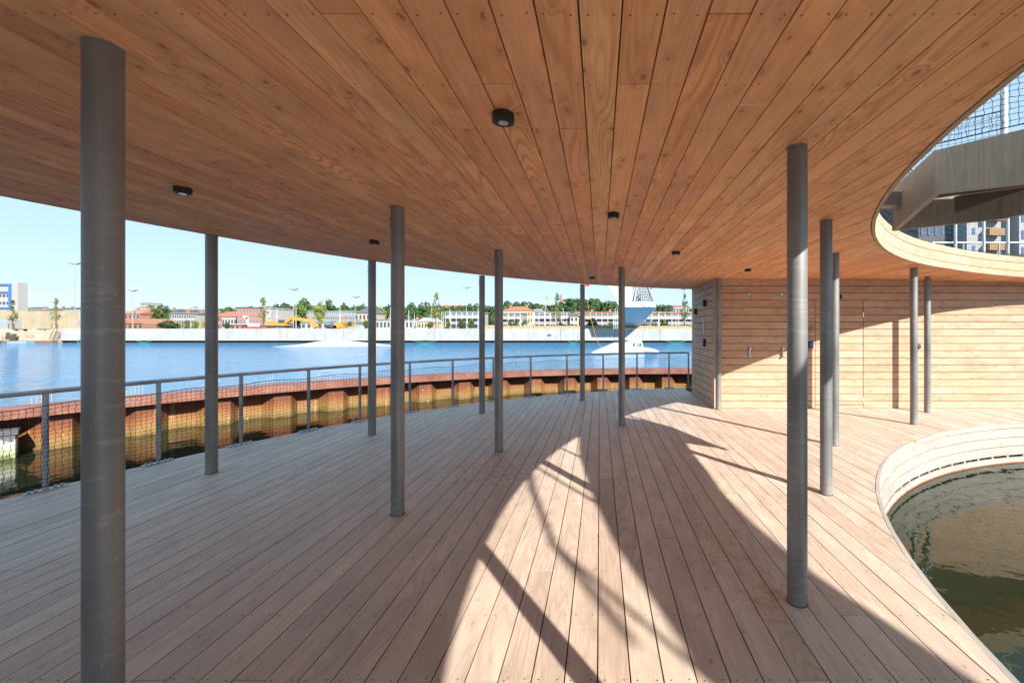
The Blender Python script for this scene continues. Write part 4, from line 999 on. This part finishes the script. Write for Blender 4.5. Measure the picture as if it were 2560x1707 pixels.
# church spires
t = empty('church_spire', (PX(1369, 0, 420).x, 420, 16), 'thin green copper spire on the skyline above the sailing masts', 'spire')
MB().box(-1.3, 1.3, -1.3, 1.3, -5, 17).build('tower', M['wall_stone'], t); MB().cyl((0, 0), 1.6, 17.01, Z_(733,420)+GZ-16, 8, .05).build('spire', M['copper_green'], t)
t = empty('church_spire', (PX(1403, 0, 400).x, 400, 16), 'reddish pointed brick spire above the tall sapling', 'spire')
MB().box(-1.5, 1.5, -1.5, 1.5, -5, 15).build('tower', M['spire_brown'], t); MB().cyl((0, 0), 2.1, 15.01, Z_(733,400)+GZ-16, 8, .1).build('spire', M['spire_brown'], t)

# lamp masts, poles, boat masts
def mast(px, ytop, Y, r, label, heads=True, hw=1.2, ybase=820):
    b = PX(px, 0, Y); zt = EYE - (ytop - CY) / F * Y - GZ
    t = empty('lamp_mast', (b.x, Y, GZ), label, 'lamp mast', 'tall lamp masts on the far quay')
    MB().cyl((0, 0), r * .7, 0, zt, 10, r * .4).build('pole', M['mast_grey'], t)
    if heads:
        for s_ in (-1, 1):
            m = MB(); m.box(-.45, .45, -.25, .25, -.1, .12, Matrix.Translation((s_ * hw * .7, 0, zt + .15)) @ Matrix.Rotation(R(18 * s_ * -1), 4, 'Y')); m.build('lamp_head', M['roof_grey'], t)
        MB().box(-hw*.7, hw*.7, -.04, .04, zt - .04, zt + .04).build('cross_arm', M['mast_grey'], t)
mast(187, 661, 90, .13, 'tall twin-headed lamp mast left of the nearest column', hw=1.1)
mast(332, 728, 92, .12, 'lamp mast just right of the nearest column', hw=.7)
mast(734, 725, 92, .12, 'lamp mast rising behind the excavator arm', hw=.7)
mast(888, 744, 93, .11, 'lamp mast beside the stone villa', hw=.6)
mast(1166, 720, 92, .12, 'lamp mast in front of the white balcony flats', hw=.7)
mast(1268, 781, 92, .12, 'short pole in front of the red-roofed manor', heads=False)
mast(1626, 722, 90, .14, 'lamp mast standing right of the white tower', hw=.5)
mast(1710, 724, 92, .10, 'thin lamp mast behind the sapling at the cabin corner', hw=.5)
for i, (px, yt, lab) in enumerate(((740,768,'leaning white mast left of the long shed'), (692,772,'forked white mast left of the excavator boom'), (850,767,'white mast over the grey terrace'), (976,768,'white mast left of the mid column'), (1022,775,'forked white mast right of the mid column'), (1036,784,'short mast right of the forked one'), (1078,770,'white mast left of the tall sapling'), (1092,780,'white mast behind the tall sapling'), (1104,778,'left one of a close pair of masts'), (1108,777,'right one of a close pair of masts'), (1124,772,'mast before the left end of the balcony flats'), (1195,772,'mast at the right end of the balcony flats'), (1302,791,'mast right of the red-roofed manor'), (1363,757,'tallest mast with stays over the terrace flats'), (1337,780,'mast left of the tallest one'), (1408,770,'mast with a crosspiece beside the sapling'), (1538,770,'pair mast left of the tower'), (1543,768,'mast touching the column left of the tower'), (1690,775,'mast before the waterfront flats'), (1648,778,'pale mast close right of the tower'))):
    b = PX(px, 0, 104); zt = EYE - (yt - CY) / F * 104
    t = empty('boat_mast', (b.x, 104, GZ), lab, 'mast', 'sailing boat masts behind the quay')
    MB().cyl((0, 0), .09, -1, zt - GZ, 6, .05).build('pole', M['steel_white'], t)
    MB().box(-.5, .5, -.03, .03, (zt - GZ) * .62, (zt - GZ) * .62 + .07).build('spreader', M['steel_white'], t)
    if px == 1363:
        for s_ in (-1, 1): MB().tube([(0, 0, zt - GZ), (s_ * (2.2 if s_ > 0 else 2.9), 0, 0)], .03, 4).build('stay', M['steel_white'], t)

# excavator
E = empty('excavator', (PX(700, 0, 88).x, 88, GZ + .1), 'big yellow tracked excavator with its boom lowered to the right on the quay', 'excavator')
def ez(py): return EYE - (py - CY) / F * 88 - GZ - .1
def ex(px): return (px - CX) / F * 88 - E.location.x
MB().box(ex(677), ex(706), -1.2, 1.2, ez(814), ez(803)).build('counterweight', M['machine_yellow'], E)
MB().box(ex(706.2), ex(722), -1.2, 1.2, ez(814), ez(808)).build('engine_deck', M['machine_yellow'], E)
MB().box(ex(706.2), ex(714), -1.2, .2, ez(807.8), ez(800)).build('cab', M['glass_dark'], E)
for yy in (-1.4, .9): MB().box(ex(678), ex(721), yy, yy + .5, ez(819), ez(814.6)).build('track', M['machine_dark'], E)
def bar(p, q, h0, h1, th, name, mat, par, zf, xf, yo=0):
    a = Vector((xf(p[0]), 0, zf(p[1]))); b = Vector((xf(q[0]), 0, zf(q[1]))); d = (b - a).normalized(); n_ = Vector((-d.z, 0, d.x))
    vs_ = []
    for yy in (-th, th):
        for pt, h in ((a, h0), (b, h1)): vs_ += [(pt + n_ * h) + Vector((0, yy + yo, 0)), (pt - n_ * h) + Vector((0, yy + yo, 0))]
    MB().add(vs_, [(0,1,3,2), (4,6,7,5), (0,2,6,4), (1,5,7,3), (0,4,5,1), (2,3,7,6)]).build(name, mat, par)
bar((709, 809), (729, 796.5), .28, .42, .3, 'boom', M['machine_yellow'], E, ez, ex)
bar((729, 796.5), (745, 796.8), .42, .36, .3, 'boom', M['machine_yellow'], E, ez, ex)
bar((745, 796.8), (777, 802.5), .36, .25, .3, 'boom', M['machine_yellow'], E, ez, ex)
bar((773, 795), (786, 812), .34, .22, .22, 'arm', M['machine_yellow'], E, ez, ex)
bar((784, 809), (790, 819), .35, .5, .4, 'bucket', M['machine_yellow'], E, ez, ex)
bar((716, 812), (731, 802), .09, .09, .1, 'cylinder', M['machine_dark'], E, ez, ex, -.45)
# crane truck
t = empty('crane_truck', (PX(626, 0, 90).x, 90, GZ), 'small white and red machine with a folded white crane arm', 'machine')
cz = lambda py: EYE - (py - CY) / F * 90 - GZ
cxx = lambda px: (px - CX) / F * 90 - t.location.x
MB().box(cxx(618), cxx(645), -1, 1, cz(820), cz(817)).build('chassis', M['machine_red'], t); MB().box(cxx(629), cxx(640), -1, 1, cz(816.8), cz(808)).build('cab', M['white'], t)
MB().box(cxx(618), cxx(624), -1, 1, cz(816.8), cz(812)).build('track', M['machine_dark'], t)
bar((622, 815), (618, 793), .2, .2, .2, 'mast', M['white'], t, cz, cxx); bar((609, 791), (621, 795), .2, .3, .2, 'arm', M['white'], t, cz, cxx); bar((613, 790), (625, 804), .12, .12, .12, 'arm', M['roof_grey'], t, cz, cxx)
# loader
t = empty('wheel_loader', (PX(837, 0, 90).x, 90, GZ), 'small wheel loader with an orange bucket right of the digger', 'loader')
MB().box(cxx(0) * 0 - 1.2, .2, -.8, .8, .4, 1.0).build('body', M['wall_darkgrey'], t); MB().box(-.9, -.1, -.7, .7, 1.01, 1.7).build('cab', M['glass_blue'], t)
for s_ in (-.9, .5): MB().tube([(s_, -.9, .42), (s_, .9, .42)], .42, 14).build('wheel', M['machine_dark'], t)
MB().prism([(.3, -.9), (1.6, -.9), (1.6, .9), (.3, .9)], .25, lambda x, y: 1.5 - .75 * max(0, x - .3)).build('bucket', M['machine_orange'], t)
def obox(name, lab, cat, px0, px1, y0, y1, Y, mat, trim=None):
    a, b = PX(px0, y1, Y), PX(px1, y0, Y); t = empty(name, ((a.x+b.x)/2, Y, a.z), lab, cat); W = b.x - a.x; H = b.z - a.z
    MB().box(-W/2, W/2, 0, 2.2, 0, H).build('body', M[mat], t)
    for k in range(5): MB().box(-W/2 + (k+.1)*W/5, -W/2 + (k+.8)*W/5, -.05, -.002, H*.12, H*.85).build('panel', M[trim or mat], t)
    return t
obox('shipping_container', 'pale blue container on the quay beside the bush, right of the two columns', 'container', 1309, 1330, 811, 819, 86, 'container_blue')
obox('site_cabin', 'white site cabin with a small roof box between the two thin columns', 'cabin', 1216, 1241, 813, 820, 86, 'wall_white')
obox('shipping_container', 'white ribbed container at the far left edge above the old quay', 'container', -30, 18, 799, 822, 90, 'wall_white', 'container_blue')
obox('switch_box', 'small white cabinet at the foot of the tall lamp mast', 'cabinet', 187, 196, 801, 812, 90, 'wall_white')
obox('red_bin', 'small red bin beside the nearest column on the quay', 'bin', 201, 208, 815, 823, 88, 'machine_red')
t = empty('moored_boat', (PX(889, 0, 86).x, 86, GZ), 'blue and yellow dinghy standing on the quay beside the golden shrubs', 'boat')
MB().prism([(-1.3, -.5), (1.2, -.5), (1.7, 0), (1.2, .5), (-1.3, .5)], .1, lambda x, y: .62 + .05 * x).build('hull', M['container_blue'], t); MB().prism([(-1.31, -.53), (.4, -.53), (.4, -.502), (-1.31, -.502)], .35, .55).build('stripe', M['machine_yellow'], t)
t = empty('picnic_shelter', (PX(1430, 0, 88).x, 88, GZ), 'small low timber shelter with a pitched lid right of the sapling', 'shelter')
MB().add([(-1.2,-.6,.8),(1.2,-.6,.8),(1.2,.6,.8),(-1.2,.6,.8),(0,-.6,1.15),(0,.6,1.15)], [(0,1,4),(1,2,5,4),(2,3,5),(3,0,4,5),(0,3,2,1)]).build('roof', M['wall_white'], t)
for s_ in (-.8, .8): MB().box(s_-.05, s_+.05, -.5, .5, 0, .79).build('leg', M['bark'], t)
for px, lab in ((1055,'long bench on the quay left of the tall sapling'), (1130,'long dark bench on the quay before the balcony flats'), (1370,'bench on the quay below the tallest mast')):
    t = empty('quay_bench', (PX(px, 0, 83.5).x, 83.5, GZ), lab, 'bench', 'benches along the far quay')
    MB().box(-1.6, 1.6, -.2, .2, .45, .53).build('seat', M['bark'], t)
    for s_ in (-1.4, 1.4): MB().box(s_-.05, s_+.05, -.18, .18, 0, .449).build('leg', M['bark'], t)

# ------------------------------------------------------------------ white tower on the quay
TY = 74.0
tw = empty('white_tower', (0, 0, 0), 'white angular tower with slatted panels overhanging the harbour', 'tower')
def PT(x, y, Y): return tuple(PX(x, y, Y))
base = [PT(1548, 820, 83.5), PT(1595, 820, 83.5), PT(1592, 820, 87), PT(1552, 820, 87)]
rim = [PT(1547, 768, TY), PT(1641, 768, TY), PT(1640, 771, 88), PT(1552, 771, 88)]
MB().add(base + rim, [(0,3,2,1), (0,1,5,4), (1,2,6,5), (2,3,7,6), (3,0,4,7), (4,5,6,7)]).build('plinth', M['tower_grey'], tw)
par = [PT(1547, 767.6, TY - .02), PT(1641, 767.6, TY - .02), PT(1640, 770.6, 88), PT(1552, 770.6, 88)]
part_ = [PT(1542, 753, TY - .02), PT(1635, 753, TY - .02), PT(1634, 757, 88), PT(1545, 757, 88)]
MB().add(par + part_, [(0,3,2,1), (0,1,5,4), (1,2,6,5), (2,3,7,6), (3,0,4,7), (4,5,6,7)]).build('parapet', M['white'], tw)
up0 = [PT(1543, 752.8, TY), PT(1576, 752.8, TY), PT(1576, 757, 86), PT(1545, 757, 86)]
up1 = [PT(1497, 680, TY), PT(1592, 680, TY), PT(1592, 690, 86), PT(1502, 690, 86)]
MB().add(up0 + up1, [(0,3,2,1), (0,1,5,4), (1,2,6,5), (2,3,7,6), (3,0,4,7), (4,5,6,7)]).build('shaft', M['white'], tw)
def quad(name, pts, mat, par_): return MB().add(pts, [(0,1,2,3)]).build(name, M[mat], par_)
MB().add([PT(1577, 752.5, TY+.3), PT(1635, 752.5, TY+.3), PT(1606, 680, TY+.3), PT(1597, 680, TY+.3), PT(1577, 756, 84), PT(1635, 756, 84), PT(1606, 690, 84), PT(1597, 690, 84)], [(0,1,2,3), (7,6,5,4), (0,4,5,1), (1,5,6,2), (2,6,7,3), (3,7,4,0)]).build('glazed_front', M['container_blue'], tw)
bars = [((1577.5,753), (1598,680)), ((1585,753), (1601,680)), ((1635,753), (1606,680))]
for a_, b_ in bars: MB().tube([PT(a_[0], a_[1], TY), PT(b_[0], b_[1], TY)], .14, 4).build('frame_bar', M['white'], tw)
for k in range(8):
    tt = (k + .5) / 8; MB().tube([PT(1590 + 43 * tt, 752, TY+.1), PT(1602.5 + 3 * tt, 680, TY+.1)], .05, 4).build('slat', M['white'], tw)
for k in range(5):
    yy = 748 - k * 7; f_ = (753 - yy) / 73; MB().tube([PT(1585 + 16 * f_, yy, TY+.15), PT(1635 - 29 * f_, yy, TY+.15)], .05, 4).build('slat', M['white'], tw)
for px, py, rr in ((1599, 748, .22), (1595, 742, .13), (1599.5, 737, .09)):
    c = PT(px, py, TY - .1); o = MB().tube([(0, 0, 0), (0, .15, 0)], rr, 16).build('porthole', M['machine_dark'], tw, c)
for px, py in ((1579,758),(1604,758),(1617,757.5),(1578,764),(1611,766.5),(1616,763.5),(1623,766),(1629,763.5)):
    c = PT(px, py, TY - .02); p0 = Vector(c); u = (Vector(PT(1635,753,TY-.02)) - Vector(PT(1641,767.6,TY-.02)))
    MB().box(-.13, .13, -.06, -.003, -.045, .045).build('oval_hole', M['roof_grey'], tw, c)

# white floats and wake ramps in the water
def solid(name, label, cat, pts_front, Y0, Y1, mat, shrink=1.0):
    c = PX(sum(p[0] for p in pts_front) / len(pts_front), 0, Y0); t = empty(name, (c.x, Y0, ZW), label, cat)
    f_ = [PX(x, y, Y0) - Vector((c.x, Y0, ZW)) for x, y in pts_front]; b_ = [Vector((p.x * shrink, Y1 - Y0, max(p.z, -.1))) for p in f_]; nn = len(f_)
    MB().add(f_ + b_, [list(range(nn)), list(range(nn, 2*nn))[::-1]] + [(i, nn+i, nn+(i+1) % nn, (i+1) % nn) for i in range(nn)]).build('hull', M[mat], t)
    return t
t = empty('floating_ramp', ((811-CX)/F*61, 61, ZW), 'long low white floating mound on the water before the quay, left of centre', 'float')
prof = [(680, .0), (720, .28), (770, .75), (811, 1.02), (850, .75), (900, .38), (953, .0)]
vs_ = []
for x, h in prof: vs_ += [((x-811)/F*61, 0, 0), ((x-811)/F*61, 2.5, h), ((x-811)/F*61, 5.0, h * .8)]
nn = len(prof)
MB().add(vs_, [(3*i, 3*i+3, 3*i+4, 3*i+1) for i in range(nn-1)] + [(3*i+1, 3*i+4, 3*i+5, 3*i+2) for i in range(nn-1)]).build('deck_sheet', M['sand_white'], t)
RY = 42.0
rmp = solid('wake_ramp', 'large white triangular wake ramp with green lettering floating behind the railing', 'ramp', [(1478, 882.5), (1536, 858), (1564, 857), (1603, 845.5), (1611, 876), (1611, 884), (1560, 884)], RY, RY + 3, 'white')
def text(s, size, loc, mat, parent):
    cu = bpy.data.curves.new('lettering', 'FONT'); cu.body = s; cu.size = size; cu.extrude = .01; cu.offset = .012
    o = bpy.data.objects.new('lettering', cu); COL.objects.link(o); bpy.context.view_layer.update()
    me = bpy.data.meshes.new_from_object(o.evaluated_get(bpy.context.evaluated_depsgraph_get())); bpy.data.objects.remove(o)
    me.materials.clear(); me.materials.append(M[mat]); o = bpy.data.objects.new('lettering', me); COL.objects.link(o); o.location = loc; o.rotation_euler.x = R(90); o.parent = parent; return o
q = PX(1582, 865, RY - .03) - rmp.location; text('B', .42, q, 'letter_dark', rmp)
q = PX(1593.5, 865, RY - .03) - rmp.location; text('U', .42, q, 'letter_green', rmp)
q = PX(1600, 865, RY - .03) - rmp.location; text('S', .36, q, 'letter_dark', rmp)
q = PX(1595.5, 857.5, RY - .05) - rmp.location; m = MB(); m.add([(0,0,-.1), (.06,0,0), (.05,0,.1), (0,0,.03)], [(0,1,2,3)]); m.add([(0,.01,-.1), (.06,.01,0), (.05,.01,.1), (0,.01,.03)], [(3,2,1,0)]); m.build('leaf_mark', M['letter_green'], rmp, q)
bt = empty('white_raft', ((1626-CX)/F*RY, RY + .6, ZW), 'low white inflatable craft lying beside the lettered ramp', 'boat')
MB().tube([(-.7, 0, .3), (0, 0, .3), (.5, 0, .22), (.78, .1, .16)], .3, 12, r1=.14).build('tube', M['white'], bt, smooth=True)
MB().tube([(-.7, .8, .3), (0, .8, .3), (.5, .6, .22), (.78, .1, .16)], .3, 12, r1=.14).build('tube', M['white'], bt, smooth=True)
MB().box(-.9, -.45, -.36, -.30, .02, .35).build('blue_cover', M['frame_blue'], bt); MB().box(-.1, .1, -.2, .3, .42, .55).build('seat', M['wall_grey'], bt)
# orange line with red flag
t = empty('marker_line', (0, 0, 0), 'thin orange line with a red flag slanting to the water left of the ramp', 'cable')
MB().tube([PT(1468, 750, 70), PT(1474, 785, 66), PT(1482, 815, 62), PT(1492, 852, 55), PT(1508, 874, 46.5)], .035, 5).build('line', M['machine_orange'], t)
fl = MB(); fl.box(0, .7, -.02, .02, 0, .35); fl.build('flag', M['machine_red'], t, PT(1463, 715.5, 70))
MB().tube([PT(1463, 711, 70), PT(1468, 750, 70)], .02, 4).build('line', M['white'], t)
print('deck boards', nb, 'ceiling boards', nc)
